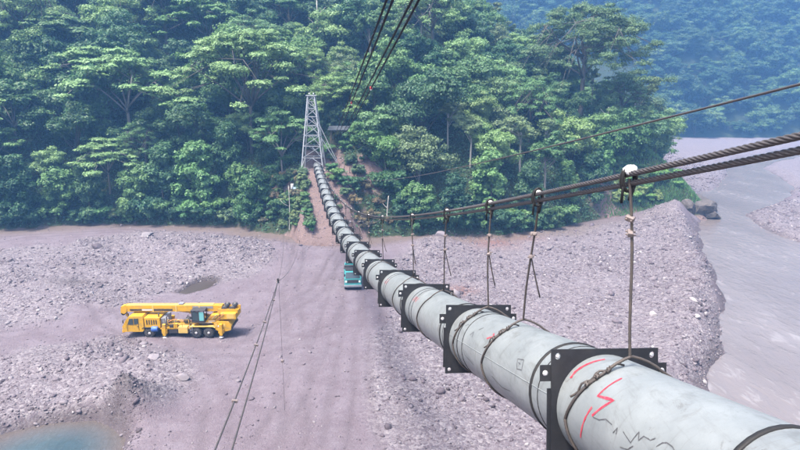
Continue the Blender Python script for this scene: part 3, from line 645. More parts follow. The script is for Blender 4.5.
def plant_all(lst, name, cat, group, zones, whole=False):
    """zones: function (u, v, d) -> phrase; labels count from the left inside each zone"""
    info = []
    for t in lst:
        u, v = prj(t[1], t[2], t[3]); d = float(hill_d(np.array([t[1]]), np.array([t[2]]))[0]); info.append((zones(u, v, d), u))
    order = {}
    for i, (zn, u) in enumerate(info): order.setdefault(zn, []).append((u, i))
    rank = {}
    for zn, l in order.items():
        for k, (u, i) in enumerate(sorted(l)): rank[i] = k
    for i, (pk, x, y, z, sc, label, rot, sq) in enumerate(lst):
        p = PR[pk]; lab = label or f"{DESC[pk]}, {ordinal(rank[i])} from left {info[i][0]}"
        if whole:
            o = link(name, p.whole(), None, (x, y, z)); tag(o, lab, cat, group); t_ = TINTS[rng.integers(len(TINTS))]; o.color = (t_[0] * 0.74, t_[1] * 0.74, t_[2] * 0.72, 1)
        else:
            o = thing(name, lab, cat, (x, y, z), 0, group); link('trunk', p.trunk, o); c_ = link('crown', p.crown, o)
            t_ = TINTS[rng.integers(len(TINTS))]; t_ = (1.16, 1.13, 1.04) if label and ('huge' in label or 'flat-topped' in label or 'pale' in label or 'bright' in label) else t_; t_ = (1.35, 1.28, 0.9) if 'spur' in info[i][0] and name == 'shrub' else t_; c_.color = (*t_, 1)
        o.rotation_euler = (0, 0, rot); o.scale = (sc, sc, sc * sq)
def zone_near(u, v, d):
    side = 'left of the tower' if u < 310 else ('right of the tower' if u < 470 else 'on the right-hand spur')
    row = 'along the slope foot' if d < 5 else 'in the ' + ['second', 'third', 'fourth', 'fifth', 'sixth', 'seventh', 'eighth'][int(min((d - 5) / 7, 6))] + ' row up'
    return row + ' ' + side
plant_all(TREES, 'forest_tree', 'tree', 'trees on the near hillside', zone_near)
# shrubs: bank foot, spur tip, tower clearing
SHR = []
def shrub(pk, u, v, sc):
    x, y = on_slope(u, v)
    if y > 185 or gz1(x, y) < bed_base(y) + 0.25: return
    SHR.append([pk, x, y, gz1(x, y), sc, None, rng.uniform(0, 6.28), rng.uniform(0.8, 1.2)])
r = np.random.default_rng(5)
for u in np.arange(-8, 260, 10.5): shrub(r.choice(['shr1', 'shr2', 'shr1', 'shr3', 'shr1']), u + r.normal(0, 3), (224 if 90 < u else 227) - r.uniform(0, 8), r.uniform(0.8, 1.5))
for u in np.arange(425, 575, 10): shrub(r.choice(['shr1', 'shr1', 'shr2']), u + r.normal(0, 3), 231 - r.uniform(0, 9), r.uniform(0.9, 1.5))
for _ in range(52): shrub(r.choice(['shr2', 'shr3', 'shr3', 'shr2', 'shr2']), r.uniform(618, 700), r.uniform(146, 204), r.uniform(0.5, 1.25))
for _ in range(14): shrub(r.choice(['shr2', 'shr3', 'shr1']), r.uniform(560, 640), r.uniform(140, 190), r.uniform(0.7, 1.4))
for _ in range(30): shrub(r.choice(['shr3', 'shr2', 'shr1', 'shr3', 'shr4']), r.uniform(264, 303), r.uniform(176, 228), r.uniform(0.5, 1.1))
for v in np.arange(176, 232, 5): shrub(r.choice(['shr3', 'shr2', 'shr3']), 303 + (v - 176) * 0.12 + r.normal(0, 1), v, r.uniform(0.4, 0.75))
for u, v, pk, sc in [(333, 172, 'shr2', 0.7), (337, 180, 'shr2', 0.9), (345, 150, 'shr2', 0.8), (356, 142, 'shr2', 1.2), (330, 160, 'shr3', 0.7), (350, 165, 'shr3', 0.9), (372, 160, 'shr1', 1.2), (366, 190, 'shr4', 0.9), (360, 175, 'shr3', 1.0),
                     (384, 190, 'shr1', 1.4), (396, 195, 'shr1', 1.5), (405, 205, 'shr2', 1.2), (412, 215, 'shr1', 1.4), (378, 206, 'shr4', 0.8), (370, 218, 'shr4', 0.7), (358, 222, 'shr4', 0.6), (366, 228, 'shr4', 0.7), (295, 150, 'shr1', 1.2), (288, 165, 'shr2', 1.0),
                     (275, 175, 'shr2', 1.1), (292, 178, 'shr3', 0.8), (283, 140, 'shr1', 1.3), (298, 128, 'shr1', 1.2), (340, 128, 'shr1', 1.2), (325, 125, 'shr1', 1.2), (352, 128, 'shr2', 1.2), (335, 108, 'shr1', 1.6), (350, 112, 'shr1', 1.6), (315, 112, 'shr2', 1.5), (303, 118, 'shr1', 1.4), (268, 190, 'shr1', 1.3), (300, 186, 'shr3', 0.6), (301, 198, 'shr4', 0.6), (299, 210, 'shr3', 0.7), (297, 222, 'shr3', 0.8), (333, 200, 'shr2', 0.5), (339, 210, 'shr3', 0.5), (346, 196, 'shr3', 0.8), (352, 205, 'shr4', 0.8), (343, 186, 'shr2', 0.8), (356, 190, 'shr1', 1.0), (390, 225, 'shr4', 0.6), (400, 222, 'shr1', 1.0)]:
    shrub(pk, u, v, sc)
def zone_shrub(u, v, d):
    if u < 262: return 'along the left gravel edge'
    if u < 308: return 'on the cut bank left of the pipe'
    if u < 360: return 'round the tower clearing'
    if u < 420: return 'on the scrubby bank right of the pipe'
    if u < 585: return 'under the trees behind the red gravel'
    return 'on the spur slope' if u < 645 else 'on the grassy spur tip'
plant_all(SHR, 'shrub', 'shrub', 'shrubs on the near hillside', zone_shrub)
# trees of the far valley side
FAR = []
r = np.random.default_rng(31); pts = []
xs = r.uniform(20, 300, 6000); ys = r.uniform(FAR_Y - 2, FAR_Y + 165, 6000); zs = far_z(xs, ys)
us, vs = prj(xs, ys, zs)
for i in range(6000):
    if not (470 < us[i] < 840 and vs[i] < 141) or vs[i] < -40: continue
    if us[i] < 640 and vs[i] > 60: continue
    if zs[i] < bed_base(ys[i]) + 0.3: continue
    if any((xs[i] - a) ** 2 + (ys[i] - b) ** 2 < (8.2 if zs[i] > bed_base(ys[i]) + 4 else 6.0) ** 2 for a, b in pts): continue
    pts.append((xs[i], ys[i])); pk = r.choice(['dome1', 'dome2', 'dome2', 'umb3', 'dome2', 'dome4', 'umb3', 'dome1', 'dome2'])
    FAR.append([str(pk), xs[i], ys[i], zs[i] - 3.0, r.uniform(0.85, 1.4) * (0.8 if pk[0] in 'uf' else 1.1), None, r.uniform(0, 6.28), r.uniform(0.75, 1.15)])
print('far trees', len(FAR))
def zone_far(u, v, d):
    b = int(np.clip((v + 40) // 18, 0, 9)); return f"in far slope row {['one', 'two', 'three', 'four', 'five', 'six', 'seven', 'eight', 'nine', 'ten'][b]} from top"
plant_all(FAR, 'far_tree', 'tree', 'hazy trees on the far slope', zone_far, True)
# undergrowth: a carpet of leaves no one could count
def undergrowth():
    r = np.random.default_rng(77); n = 210000
    x = r.uniform(-112, 92, n); y = r.uniform(97, 185, n); d = hill_d(x, y); z = hill_z(x, y); u, v = prj(x, y, z)
    bare = np.clip(bare_a(x, y) + 0.35 * fbm(x, y, 5, 3), 0, 1)
    k = (d > 0.3) & (u > -40) & (u < 730) & (v > -40) & ~((u > 612) & (v > 140)) & (r.random(n) > bare * 1.5) & (r.random(n) < np.where(d < 25, 1.0, 0.45)); x, y, z = x[k], y[k], z[k]; m = len(x)
    hh = 0.9 * np.abs(r.normal(0, 0.6, m)) * (0.6 + fbm(x, y, 4, 2))
    c = np.stack([x, y, z + 0.05 + np.maximum(hh, 0)], 1); nn = np.array([0, -0.35, 0.6]) + r.normal(size=(m, 3)) * 0.6; nn /= np.linalg.norm(nn, axis=1)[:, None]
    t = np.cross(nn, r.normal(size=(m, 3))); t /= np.linalg.norm(t, axis=1)[:, None]; b = np.cross(nn, t); l = r.uniform(0.3, 0.75, m)[:, None]
    V = np.stack([c - t * l * 0.5, c + b * l * 0.24 - nn * 0.03, c + t * l * 0.5 - nn * 0.05, c - b * l * 0.24 - nn * 0.03], 1).reshape(-1, 3)
    print('undergrowth', m)
    return fast_mesh('undergrowth', V, np.arange(4 * m).reshape(-1, 4), [L_DARK], {'var': np.repeat(np.clip(0.40 + 0.5 * fbm(x, y, 6, 3) + r.normal(0, 0.18, m), 0, 1), 4)})  # dark leaves put the shade of gaps between crowns into the colour
tag(link('undergrowth', undergrowth()), 'low leafy undergrowth covering the forest slope', 'undergrowth', kind='stuff')
def grass_cover():
    r = np.random.default_rng(78); n = 150000; x = r.uniform(38, 80, n); y = r.uniform(100, 165, n); d = hill_d(x, y); z = hill_z(x, y); u, v = prj(x, y, z)
    k = (d > 0.2) & (d < 22) & (u > 598) & (v > 118) & (r.random(n) < 0.25 + 0.75 * sstep(-0.2, 0.25, fbm(x, y, 5, 3))) & (r.random(n) > 0.7 * np.exp(-((u - 612) / 14) ** 2) * (v > 175)); x, y, z = x[k], y[k], z[k]; m = len(x)
    a = r.uniform(0, 6.28, m); l = r.uniform(0.25, 0.8, m); w = 0.05 + 0.05 * r.random(m); lean = r.normal(0, 0.25, (m, 2)) * l[:, None]
    b = np.stack([x, y, z - 0.05], 1); sx = np.stack([np.cos(a) * w, np.sin(a) * w, 0 * a], 1); t = b + np.stack([lean[:, 0], lean[:, 1] - 0.1, l], 1)
    V = np.stack([b - sx, b + sx, t + sx * 0.5, t - sx * 0.5], 1).reshape(-1, 3); print('grass', m)
    return fast_mesh('grass', V, np.arange(4 * m).reshape(-1, 4), [L_BRIGHT], {'var': np.repeat(np.clip(0.6 + 0.5 * fbm(x, y, 5, 3) + r.normal(0, 0.15, m), 0, 1), 4)})
tag(link('grass', grass_cover()), 'long green grass on the tip of the spur by the river', 'grass', kind='stuff')
# pale dead trunks and bare stems that stand out
def snag(label, u, vbase, vtop, lean, rad, forks, seed):
    r = np.random.default_rng(seed); x, y = on_slope(u, vbase); z = gz1(x, y); depth = y * CP - (z - CZ) * SP; H = (vbase - vtop) / FPX * depth
    o = thing('bare_trunk', label, 'tree', (x, y, z), 0, 'bare pale trunks in the forest')
    m = MB(); m.tube(bezier((0, 0, -1), (lean, 0, H), (r.normal(0, 0.3), 0, 0), 8), np.linspace(rad, rad * 0.4, 8), 7); m.build('trunk', B_PALE, o)
    for i in range(forks):
        f = 0.55 + 0.4 * i / max(forks, 1); a = r.uniform(-1, 1); m = MB(); s0 = np.array((lean * f * f, 0, H * f))
        m.tube(bezier(s0, s0 + np.array([(1 if i % 2 else -1) * H * 0.16, a, H * 0.14]), (0, 0, -0.3), 5), np.linspace(rad * 0.45, 0.03, 5), 5); m.build('branch', B_PALE, o)
snag('pale dead trunk with forked limbs at the left edge of the forest', 17, 130, 98, -1.2, 0.28, 5, 1)
snag('tall straight pale trunk rising high above the lattice tower', 318, 56, 4, 0.1, 0.24, 2, 2)
snag('pale slanting trunk showing below the tallest feathery tree', 603, 150, 108, 0.5, 0.16, 3, 3)
snag('short pale bare post-like trunk beside the scrubby bank', 387, 222, 196, 0.3, 0.16, 1, 4)
snag('pale curved bare trunk inside the dark trees right of the thin cable', 508, 160, 128, 0.6, 0.2, 4, 5)
snag('thin pale pole standing on the cut bank left of the pipe', 289, 232, 186, 0.25, 0.12, 1, 6)
# dark rock cliff at the tip of the spur
s = NT('cliff_rock'); a = s.noise(0.8, 5, 0.7); b = s.noise(4, 4, 0.7)
s.bsdf(s.mix(s.ramp(a, [(0.3, 0), (0.7, 1)]), (0.045, 0.040, 0.040), (0.120, 0.107, 0.105)), 0.9, 0, s.bump(s.math('ADD', a, s.math('MULTIPLY', b, 0.5)), 1.0, 0.4), 0.3); M_CLIFF = s.m
def crag(cx, cy, z0, sx, sy, sz, seed, parent):
    r = np.random.default_rng(seed); bm = bmesh.new(); bmesh.ops.create_icosphere(bm, subdivisions=3, radius=1)
    dirs = r.normal(size=(18, 3)) * [1, 1, 0.6]; dirs /= np.linalg.norm(dirs, axis=1)[:, None]; off = r.uniform(0.5, 0.9, 18)
    for q in bm.verts:
        p = np.array(q.co)
        for d_, o_ in zip(dirs, off):
            e = p @ d_
            if e > o_: p = p - d_ * (e - o_)
        q.co = p * [sx, sy, sz] + r.normal(0, 0.05, 3) + [cx, cy, z0]
    me = bpy.data.meshes.new('rock_block'); bm.to_mesh(me); bm.free(); me.materials.append(M_CLIFF); return link('rock_block', me, parent)
cr = thing('rock_outcrop', 'dark rock cliff at the spur tip beside the river', 'rock', (64.5, 121, 0))
for i, (cx, cy, z0, sx, sy, sz) in enumerate([(0, 0, 0.6, 3.2, 2.4, 2.6), (-3.4, -0.3, 0.9, 2.6, 2.2, 2.2), (2.2, 3.2, 0.4, 2.6, 3.2, 2.4), (1.6, -1.0, -0.3, 2.0, 1.6, 1.4), (3.4, 6.5, 0.4, 2.8, 3.4, 2.6), (-6.2, -0.2, 0.7, 2.2, 1.6, 1.3)]): crag(cx, cy, z0, sx, sy, sz, 200 + i, cr)

# ------------------------------------------------------------------ the suspended pipeline
s = NT('pipe_grey_paint')
mp = s.n('ShaderNodeMapping'); s.l(s.coord('Generated'), mp.inputs['Vector'])
a = s.noise(1.3, 5, 0.65); b = s.noise(9, 5, 0.7); c3 = s.noise(28, 3, 0.6)
streak = s.n('ShaderNodeMapping'); streak.inputs['Scale'].default_value = (5.0, 0.6, 5.0); s.l(s.coord(), streak.inputs['Vector'])
st_ = s.noise(2.2, 4, 0.7, streak.outputs[0])
col = s.mix(s.ramp(a, [(0.3, 0), (0.7, 1)]), (0.128, 0.143, 0.150), (0.189, 0.207, 0.212))
col = s.mix(s.ramp(b, [(0.56, 0), (0.8, 0.45)]), col, (0.112, 0.121, 0.123))
col = s.mix(s.ramp(st_, [(0.54, 0), (0.72, 0.45)]), col, (0.079, 0.083, 0.083))
dr_ = s.n('ShaderNodeMapping'); dr_.inputs['Scale'].default_value = (0.7, 7.0, 0.45); s.l(s.coord(), dr_.inputs['Vector'])
col = s.mix(s.ramp(s.noise(1.6, 4, 0.65, dr_.outputs[0]), [(0.55, 0), (0.75, 0.55)]), col, (0.073, 0.071, 0.066))
col = s.mix(s.ramp(c3, [(0.72, 0), (0.76, 0.6)]), col, (0.040, 0.038, 0.040))
smud = s.noise(0.9, 6, 0.75, None, 2.0)
col = s.mix(s.ramp(smud, [(0.56, 0), (0.66, 0.6)]), col, (0.094, 0.097, 0.095))
col = s.mix(s.ramp(s.noise(3.1, 6, 0.8, None, 1.0), [(0.60, 0), (0.66, 0.55)]), col, (0.076, 0.074, 0.070))
s.bsdf(col, s.math('ADD', 0.30, s.math('MULTIPLY', b, 0.25)), 0.0, s.bump(b, 0.08, 0.02), 0.5); M_PIPE = s.m
M_PLATE = paint('black_plate_steel', (0.010, 0.011, 0.014), 0.55, 0.0, 0.4, (0.035, 0.033, 0.034), 2.5, 0.35)
M_BAND = paint('black_rubber_band', (0.010, 0.010, 0.011), 0.65, 0, 0.3, (0.03, 0.028, 0.026), 6, 0.3)
M_ROPE = paint('steel_rope', (0.055, 0.048, 0.046), 0.6, 0.2, 0.5, (0.11, 0.085, 0.065), 12, 0.3)
M_CABLE = paint('dark_strand_cable', (0.060, 0.054, 0.056), 0.5, 0.3, 0.4, (0.10, 0.088, 0.082), 8, 0.4)
M_BLACKCABLE = paint('black_overhead_cable', (0.008, 0.008, 0.009), 0.7, 0.0, 0.3, (0.02, 0.018, 0.018), 8, 0.2)
M_CLIP = paint('pale_wire_clip', (0.17, 0.14, 0.135), 0.6, 0.2, 0.5, (0.10, 0.07, 0.055), 20)
M_HOOD = paint('white_cloth_wrap', (0.48, 0.48, 0.47), 0.8, 0, 0.25, (0.40, 0.38, 0.34), 9)
M_REDP = paint('red_spray_paint', (0.30, 0.014, 0.034), 0.6, 0, 0.2, (0.5, 0.3, 0.3), 12)
M_INK = paint('black_marker_ink', (0.05, 0.05, 0.055), 0.6, 0, 0.2, (0.2, 0.2, 0.2), 12)
M_BOLT = paint('bright_bolt_steel', (0.38, 0.38, 0.39), 0.45, 0.2, 0.3, (0.3, 0.28, 0.26), 20)
PIPE = thing('pipeline', 'long pale grey steel pipeline hung across the riverbed with black square plates', 'pipeline', pipe_pt(108))
PIPE.location = (0, 0, 0)
def frame(y):
    T = pipe_pt(y + 0.05) - pipe_pt(y - 0.05); T /= np.linalg.norm(T); S_ = np.cross(T, [0, 0, 1.0]); S_ /= np.linalg.norm(S_); U = np.cross(S_, T); return T, S_, U
def on_pipe(y, th, r=RP):
    """point on the pipe skin: th = angle from the top, positive to the camera's right"""
    T, S_, U = frame(y); return pipe_pt(y) + r * (S_ * math.sin(th) + U * math.cos(th))
def pframe(y):
    T, S_, U = frame(y); c, q = math.cos(0.06), math.sin(0.06); return T, S_ * c - U * q, U * c + S_ * q
PLY = [6.62 + 5.02 * k for k in range(20)]                   # the plates' stations
def ring_mesh(y, r, half, name, mat, parent):
    m = MB(); T, S_, U = frame(y); n = 40; V = []
    for h, q in ((-half, RP - 0.01), (-half, r * 0.985), (-half * 0.6, r), (half * 0.6, r), (half, r * 0.985), (half, RP - 0.01)):
        for i in range(n):
            an = 2 * math.pi * i / n; V.append(pipe_pt(y) + T * h + q * (S_ * math.sin(an) + U * math.cos(an)))
    F = [(j * n + i, j * n + (i + 1) % n, (j + 1) * n + (i + 1) % n, (j + 1) * n + i) for j in range(5) for i in range(n)]
    m.add(V, F, True); return m.build(name, mat, parent)
ends = [-3.0] + PLY + [109.5]; SEGS = []
for k, (ya, yb) in enumerate(zip(ends[:-1], ends[1:])):
    ys = np.linspace(ya, yb, 9); V = []; n = 56
    for y in ys:
        V += [on_pipe(y, 2 * math.pi * i / n) for i in range(n)]
    F = [(j * n + i, j * n + (i + 1) % n, (j + 1) * n + (i + 1) % n, (j + 1) * n + i) for j in range(8) for i in range(n)]
    m = MB(); m.add(V, F, True); sg = m.build('pipe_section', M_PIPE, PIPE); SEGS.append(sg)
    if k < 10:
        sm = MB(); th_ = [1.1, -1.35, 0.9][k % 3]; yq = np.linspace(ya + 0.02, yb - 0.02, 30); rr_ = np.random.default_rng(k)
        sm.tube([on_pipe(y, th_ + rr_.normal(0, 0.003), RP - 0.003) for y in yq], 0.010, 6); sm.build('weld_seam', M_PIPE, sg)
    if k >= 1:
        L = yb - ya
        ring_mesh(ya + 0.05, RP + 0.035, 0.05, 'weld_collar', M_PIPE, sg)
        for off, q, hf in ((L - 0.62, 0.012, 0.016), (L - 0.95, 0.010, 0.013), (0.78, 0.020, 0.030), (0.55, 0.008, 0.010))[:4 if k < 6 else 1]:
            ring_mesh(ya + off, RP + q, hf, 'band', M_BAND, sg)
    else:
        ring_mesh(3.98, RP + 0.02, 0.03, 'band', M_BAND, sg); ring_mesh(3.2, RP + 0.012, 0.015, 'band', M_BAND, sg)
def plate_mesh(y):
    W = 0.725; th = 0.022; T, S_, U = pframe(y); bm = bmesh.new(); c = pipe_pt(y)
    def loop(pts):
        vs = [bm.verts.new((p[0], p[1], 0)) for p in pts]; return [bm.edges.new((vs[i], vs[(i + 1) % len(vs)])) for i in range(len(vs))]
    e = loop([(-W, -W), (W, -W), (W, W), (-W, W)])
    for hx, hy in ((-1, 1), (1, 1), (-1, -1), (1, -1)): e += loop([(hx * (W - 0.085) + 0.042 * math.cos(t), hy * (W - 0.085) + 0.042 * math.sin(t)) for t in np.linspace(0, 2 * math.pi, 12, endpoint=False)])
    e += loop([((RP - 0.003) * math.cos(t), (RP - 0.003) * math.sin(t)) for t in np.linspace(0, 2 * math.pi, 44, endpoint=False)])
    bmesh.ops.triangle_fill(bm, edges=e, use_beauty=True)
    bad = [f for f in bm.faces if math.hypot(*f.calc_center_median().xy) < RP - 0.03 or any(math.hypot(f.calc_center_median().x - hx * (W - 0.085), f.calc_center_median().y - hy * (W - 0.085)) < 0.03 for hx in (-1, 1) for hy in (-1, 1))]
    bmesh.ops.delete(bm, geom=bad, context='FACES_ONLY')
    ex = bmesh.ops.extrude_face_region(bm, geom=list(bm.faces)); 
    for v in ex['geom']:
        if isinstance(v, bmesh.types.BMVert): v.co.z += th
    bmesh.ops.recalc_face_normals(bm, faces=bm.faces)
    for v in bm.verts: v.co = Vector(c + S_ * v.co.x + U * v.co.y + T * (v.co.z - th / 2))
    me = bpy.data.meshes.new('flange_plate'); bm.to_mesh(me); bm.free(); me.materials.append(M_PLATE); return me
def obox(y, x0, x1, u0, u1, t0, t1):
    T, S_, U = pframe(y); c = pipe_pt(y); V = [c + S_ * x + U * u + T * t for t in (t0, t1) for u in (u0, u1) for x in (x0, x1)]
    return V, [(0, 1, 3, 2), (4, 6, 7, 5), (0, 4, 5, 1), (2, 3, 7, 6), (0, 2, 6, 4), (1, 5, 7, 3)]
for k, y in enumerate(PLY):
    pl = link('flange_plate', plate_mesh(y), PIPE)
    for sx in (-1, 1):
        m = MB(); m.add(*obox(y, *sorted((sx * 0.722, sx * 0.86)), 0.33, 0.53, 0.014, 0.034)); m.build('ear_tab', M_PLATE, pl)
        T, S_, U = pframe(y)
        m = MB(); m.lathe([(0.035, -0.02), (0.038, 0.0), (0.02, 0.012)], pipe_pt(y) + S_ * sx * 0.795 + U * 0.43 + T * 0.012, -T, 8); m.build('bolt', M_BOLT, pl)
        if k < 9:
            for uu in (1, -1):
                m = MB(); m.lathe([(0.027, -0.04), (0.029, 0.0), (0.016, 0.01)], pipe_pt(y) + S_ * sx * 0.64 + U * uu * 0.64 - T * 0.004, -T, 8); m.build('bolt', M_BOLT, pl)
        m = MB(); m.add(*obox(y, *sorted((sx * 0.70, sx * 0.765)), -0.60, 0.24, 0.016, 0.036)); m.build('stiffener_bar', M_PLATE, pl)
# paint marks on the skin (flat marks laid on the pipe)
def stroke(pts, w, mat, seg, name='paint_mark'):
    """pts: (station y, angle from top in degrees), drawn as a ribbon 3 mm above the skin"""
    P = []
    for (y0, t0), (y1, t1) in zip(pts[:-1], pts[1:]):
        for f in np.linspace(0, 1, 6, endpoint=False): P.append((y0 + (y1 - y0) * f, t0 + (t1 - t0) * f))
    P.append(pts[-1]); Q = np.array([on_pipe(y, math.radians(t), RP + 0.004) for y, t in P]); Tn = np.gradient(Q, axis=0)
    N = np.array([on_pipe(y, math.radians(t), 1.0) - pipe_pt(y) for y, t in P]); B = np.cross(Tn, N); B /= np.linalg.norm(B, axis=1)[:, None] + 1e-9
    rr = np.random.default_rng(len(P)); ww = w * rr.uniform(0.7, 1.25, len(P))[:, None]
    V = np.concatenate([Q - B * ww / 2, Q + B * ww / 2]); n = len(Q)
    m = MB(); m.add(V, [(i, i + 1, n + i + 1, n + i) for i in range(n - 1)]); return m.build(name, mat, seg)
S0 = SEGS[0]; S1 = SEGS[1]; S2 = SEGS[2]; S3 = SEGS[3]
stroke([(6.52, -49.5), (6.53, -41), (6.50, -30), (6.42, -8)], 0.040, M_REDP, S0)
stroke([(5.78, -23.8), (5.86, -52.0), (5.58, -48.1), (5.81, -71.4)], 0.028, M_REDP, S0)
stroke([(5.86, -64), (5.94, -79.6), (6.04, -100)], 0.024, M_REDP, S0)
for pts in ([(5.38, -74.3), (5.33, -68.0), (5.33, -73.8)], [(5.23, -68.4), (5.08, -73.3), (5.01, -61.2), (4.98, -68.0), (4.93, -62.6), (4.83, -62.6), (4.78, -59.2)], [(4.73, -64.6), (4.68, -59.7), (4.63, -57.8), (4.55, -58.3), (4.5, -60.7)],
            [(5.78, -71.8), (5.66, -70.9), (5.56, -67.0), (5.43, -68.4)], [(5.23, -82.0), (5.11, -80.1), (5.03, -74.3)]): stroke(pts, 0.011, M_INK, S0)
for pts in ([(10.14, -45.2), (10.02, -38.4)], [(10.39, -59.7), (10.29, -52.0), (10.24, -61.2)], [(7.96, -69.4), (8.06, -57.3), (7.86, -54.9), (7.79, -67.5), (7.96, -69.4)], [(7.9, -62), (7.98, -61)], [(10.69, -77.2), (10.49, -95.6), (9.99, -103.4)], [(9.0, -100), (8.6, -108), (8.2, -104)], [(10.9, -50), (10.78, -44)]): stroke(pts, 0.013, M_INK, S1)
stroke([(9.55, -52), (9.35, -44), (9.45, -40)], 0.03, M_REDP, S1)
for q in range(3): stroke([(15.9 - 0.16 * q, -58), (15.78 - 0.16 * q, -44)], 0.03, M_REDP, S2)
for q in range(2): stroke([(21.2 - 0.3 * q, -62), (21.0 - 0.3 * q, -44)], 0.04, M_REDP, S3)

# ------------------------------------------------------------------ suspension cables over the pipe, hangers
def cable_mesh(dz, dx, r):
    ya = np.arange(1.5, 13, 0.009); near = [cable_pt(y, dz, dx) for y in ya]; m = MB(); m.add(*rope(near, r, 6, 0.42, 0.20, 36), True)
    m.tube([cable_pt(y, dz, dx) for y in np.linspace(13, 108, 70)], r * 1.1, 8); return m
tag(cable_mesh(0.05, -0.02, 0.028).build('suspension_cable', M_CABLE), 'upper thick twisted steel cable of the pair running above the pipeline', 'cable', 'main cable pair above the pipeline')
tag(cable_mesh(-0.05, 0.03, 0.028).build('suspension_cable', M_CABLE), 'lower thick twisted steel cable of the pair running above the pipeline', 'cable', 'main cable pair above the pipeline')
def hanger(i, yc, yp, label, detail):
    top = cable_pt(yc); T, S_, U = frame(yp); bot = on_pipe(yp, 0, RP + 0.10)
    o = thing('hanger_rope', label, 'rope', (0, 0, 0), 0, 'hanger ropes between cable and pipeline'); rr = np.random.default_rng(i + 3)
    L = np.linalg.norm(top - bot); k = (bot - top) / L; rad = 0.016 if detail else 0.018
    n = int(L / 0.02) if detail else 8; P = [top + k * L * f + np.array([0.02 * math.sin(f * 5 + i), 0, 0]) for f in np.linspace(0, 1, max(n, 8))]
    m = MB()
    if detail: m.add(*rope(P, rad, 4, 0.16, 0.14, 12), True)
    else: m.tube(P, rad, 5)
    m.build('rope', M_ROPE, o)
    # choker sling round the pipe, slanting away from the camera on the near side
    Q = []
    for t in np.linspace(0, 2 * math.pi, 49):
        a_ = t if t < math.pi else t - 2 * math.pi              # positive: right side
        sy = 0.36 * (1 - math.cos(min(abs(a_), math.pi / 2))) if a_ < 0 else -0.12 * math.sin(min(a_, math.pi / 2))
        sy = sy if abs(a_) <= math.pi / 2 else (0.36 if a_ < 0 else -0.12) + ((0.25) - (0.36 if a_ < 0 else -0.12)) * (abs(a_) - math.pi / 2) / (math.pi / 2)
        lift = 0.10 * max(0, 1 - abs(a_) / 0.55)
        Q.append(on_pipe(yp + sy, a_, RP + 0.018 + lift))
    m = MB()
    if detail:
        from_ = np.array(Q); tt = np.linspace(0, 1, len(Q)); td = np.linspace(0, 1, 300); Qd = np.stack([np.interp(td, tt, from_[:, c]) for c in range(3)], 1); m.add(*rope(Qd, 0.017, 4, 0.15, 0.14, 12), True)
    else: m.tube(Q, 0.017, 5, False)
    m.build('sling', M_ROPE, o)
    if detail:
        for a_ in (-0.42, -0.62, -0.82):                        # wire clips on the sling
            c = on_pipe(yp + 0.36 * (1 - math.cos(a_)), a_, RP + 0.03); m = MB()
            m.box((-0.035, -0.02, -0.02), (0.035, 0.02, 0.025), 0.006); m.tube([(-0.022, 0, -0.03), (-0.022, 0, 0.07)], 0.008, 6); m.tube([(0.022, 0, -0.03), (0.022, 0, 0.06)], 0.008, 6)
            q = m.build('wire_clip', M_ROPE, o); q.location = c; q.rotation_euler = (0.2, a_ * 0.9, 0.6)
        m = MB(); Q2 = [on_pipe(yp + 0.36 * (1 - math.cos(a_)) + 0.05, a_, RP + 0.03 + 0.02 * math.sin(a_ * 20)) for a_ in np.linspace(-0.1, -1.15, 16)]; m.tube(Q2, 0.013, 6); m.build('sling_tail', M_ROPE, o)
    # clips and a loose tail on the rope near the cable
    for f in ((0.22, 0.30) if i == 0 else (0.28, 0.46)):
        c = top + k * L * f; m = MB(); m.box((-0.05, -0.03, -0.03), (0.05, 0.03, 0.03), 0.012); m.tube([(-0.03, -0.06, 0), (-0.03, 0.05, 0)], 0.011, 6); m.tube([(0.03, -0.06, 0), (0.03, 0.05, 0)], 0.011, 6)
        q = m.build('wire_clip', M_CLIP, o); q.location = c; q.rotation_euler = (rr.uniform(-.4, .4), rr.uniform(-.5, .5), rr.uniform(0, 3))
    if i > 0:
        c = top + k * L * 0.46; m = MB(); m.tube(bezier(c, c + [0.10 + 0.1 * rr.random(), 0, -L * 0.32], (0, 0, -0.05), 6), 0.013, 5); m.build('loose_tail', M_ROPE, o)
    # saddle clamp over both cables and its white wrap
    ta = cable_pt(yc + 0.02) - cable_pt(yc - 0.02); ta /= np.linalg.norm(ta)
    m = MB(); W_ = [top + np.array([0.075 * math.sin(t), 0, 0.14 * math.cos(t)]) for t in np.linspace(0, 2 * math.pi, 17)]; m.tube(W_, 0.02, 6, False)
    m.tube([p + ta * 0.05 for p in W_], 0.014, 6, False); m.tube([top + [-0.06, 0, 0.02], top + [-0.07, 0, -0.28]], 0.016, 6); m.tube([top + [0.06, 0, -0.05], top + [0.02, 0, -0.25]], 0.022, 6)
    m.build('saddle_clamp', M_BAND, o)
    bm = bmesh.new(); bmesh.ops.create_icosphere(bm, subdivisions=3, radius=1)
    for v in bm.verts:
        p = np.array(v.co); p = np.sign(p) * np.abs(p) ** 0.75; w = 1 + 0.12 * math.sin(7 * p[0] + i) * math.sin(6 * p[2] + 2 * i)
        p = p * np.array([0.066, 0.082, 0.056]) * w * (1.0 if i == 0 else 0.62); p[2] -= 0.25 * abs(p[1]); v.co = p + [0, 0, 0.105 if i == 0 else 0.085]
    me = bpy.data.meshes.new('white_wrap'); bm.to_mesh(me); bm.free(); me.materials.append(M_HOOD); me.polygons.foreach_set('use_smooth', [True] * len(me.polygons))
    q = link('white_wrap', me, o, top); q.rotation_euler = (0, 0, 0.3)
def y_at(u, zf):
    best = None
    for y in np.arange(3, 100, 0.02):
        P = cable_pt(y) if zf == 'c' else on_pipe(y, 0); e = abs(prj(*P)[0] - u)
        if best is None or e < best[0]: best = (e, y)
    return best[1]
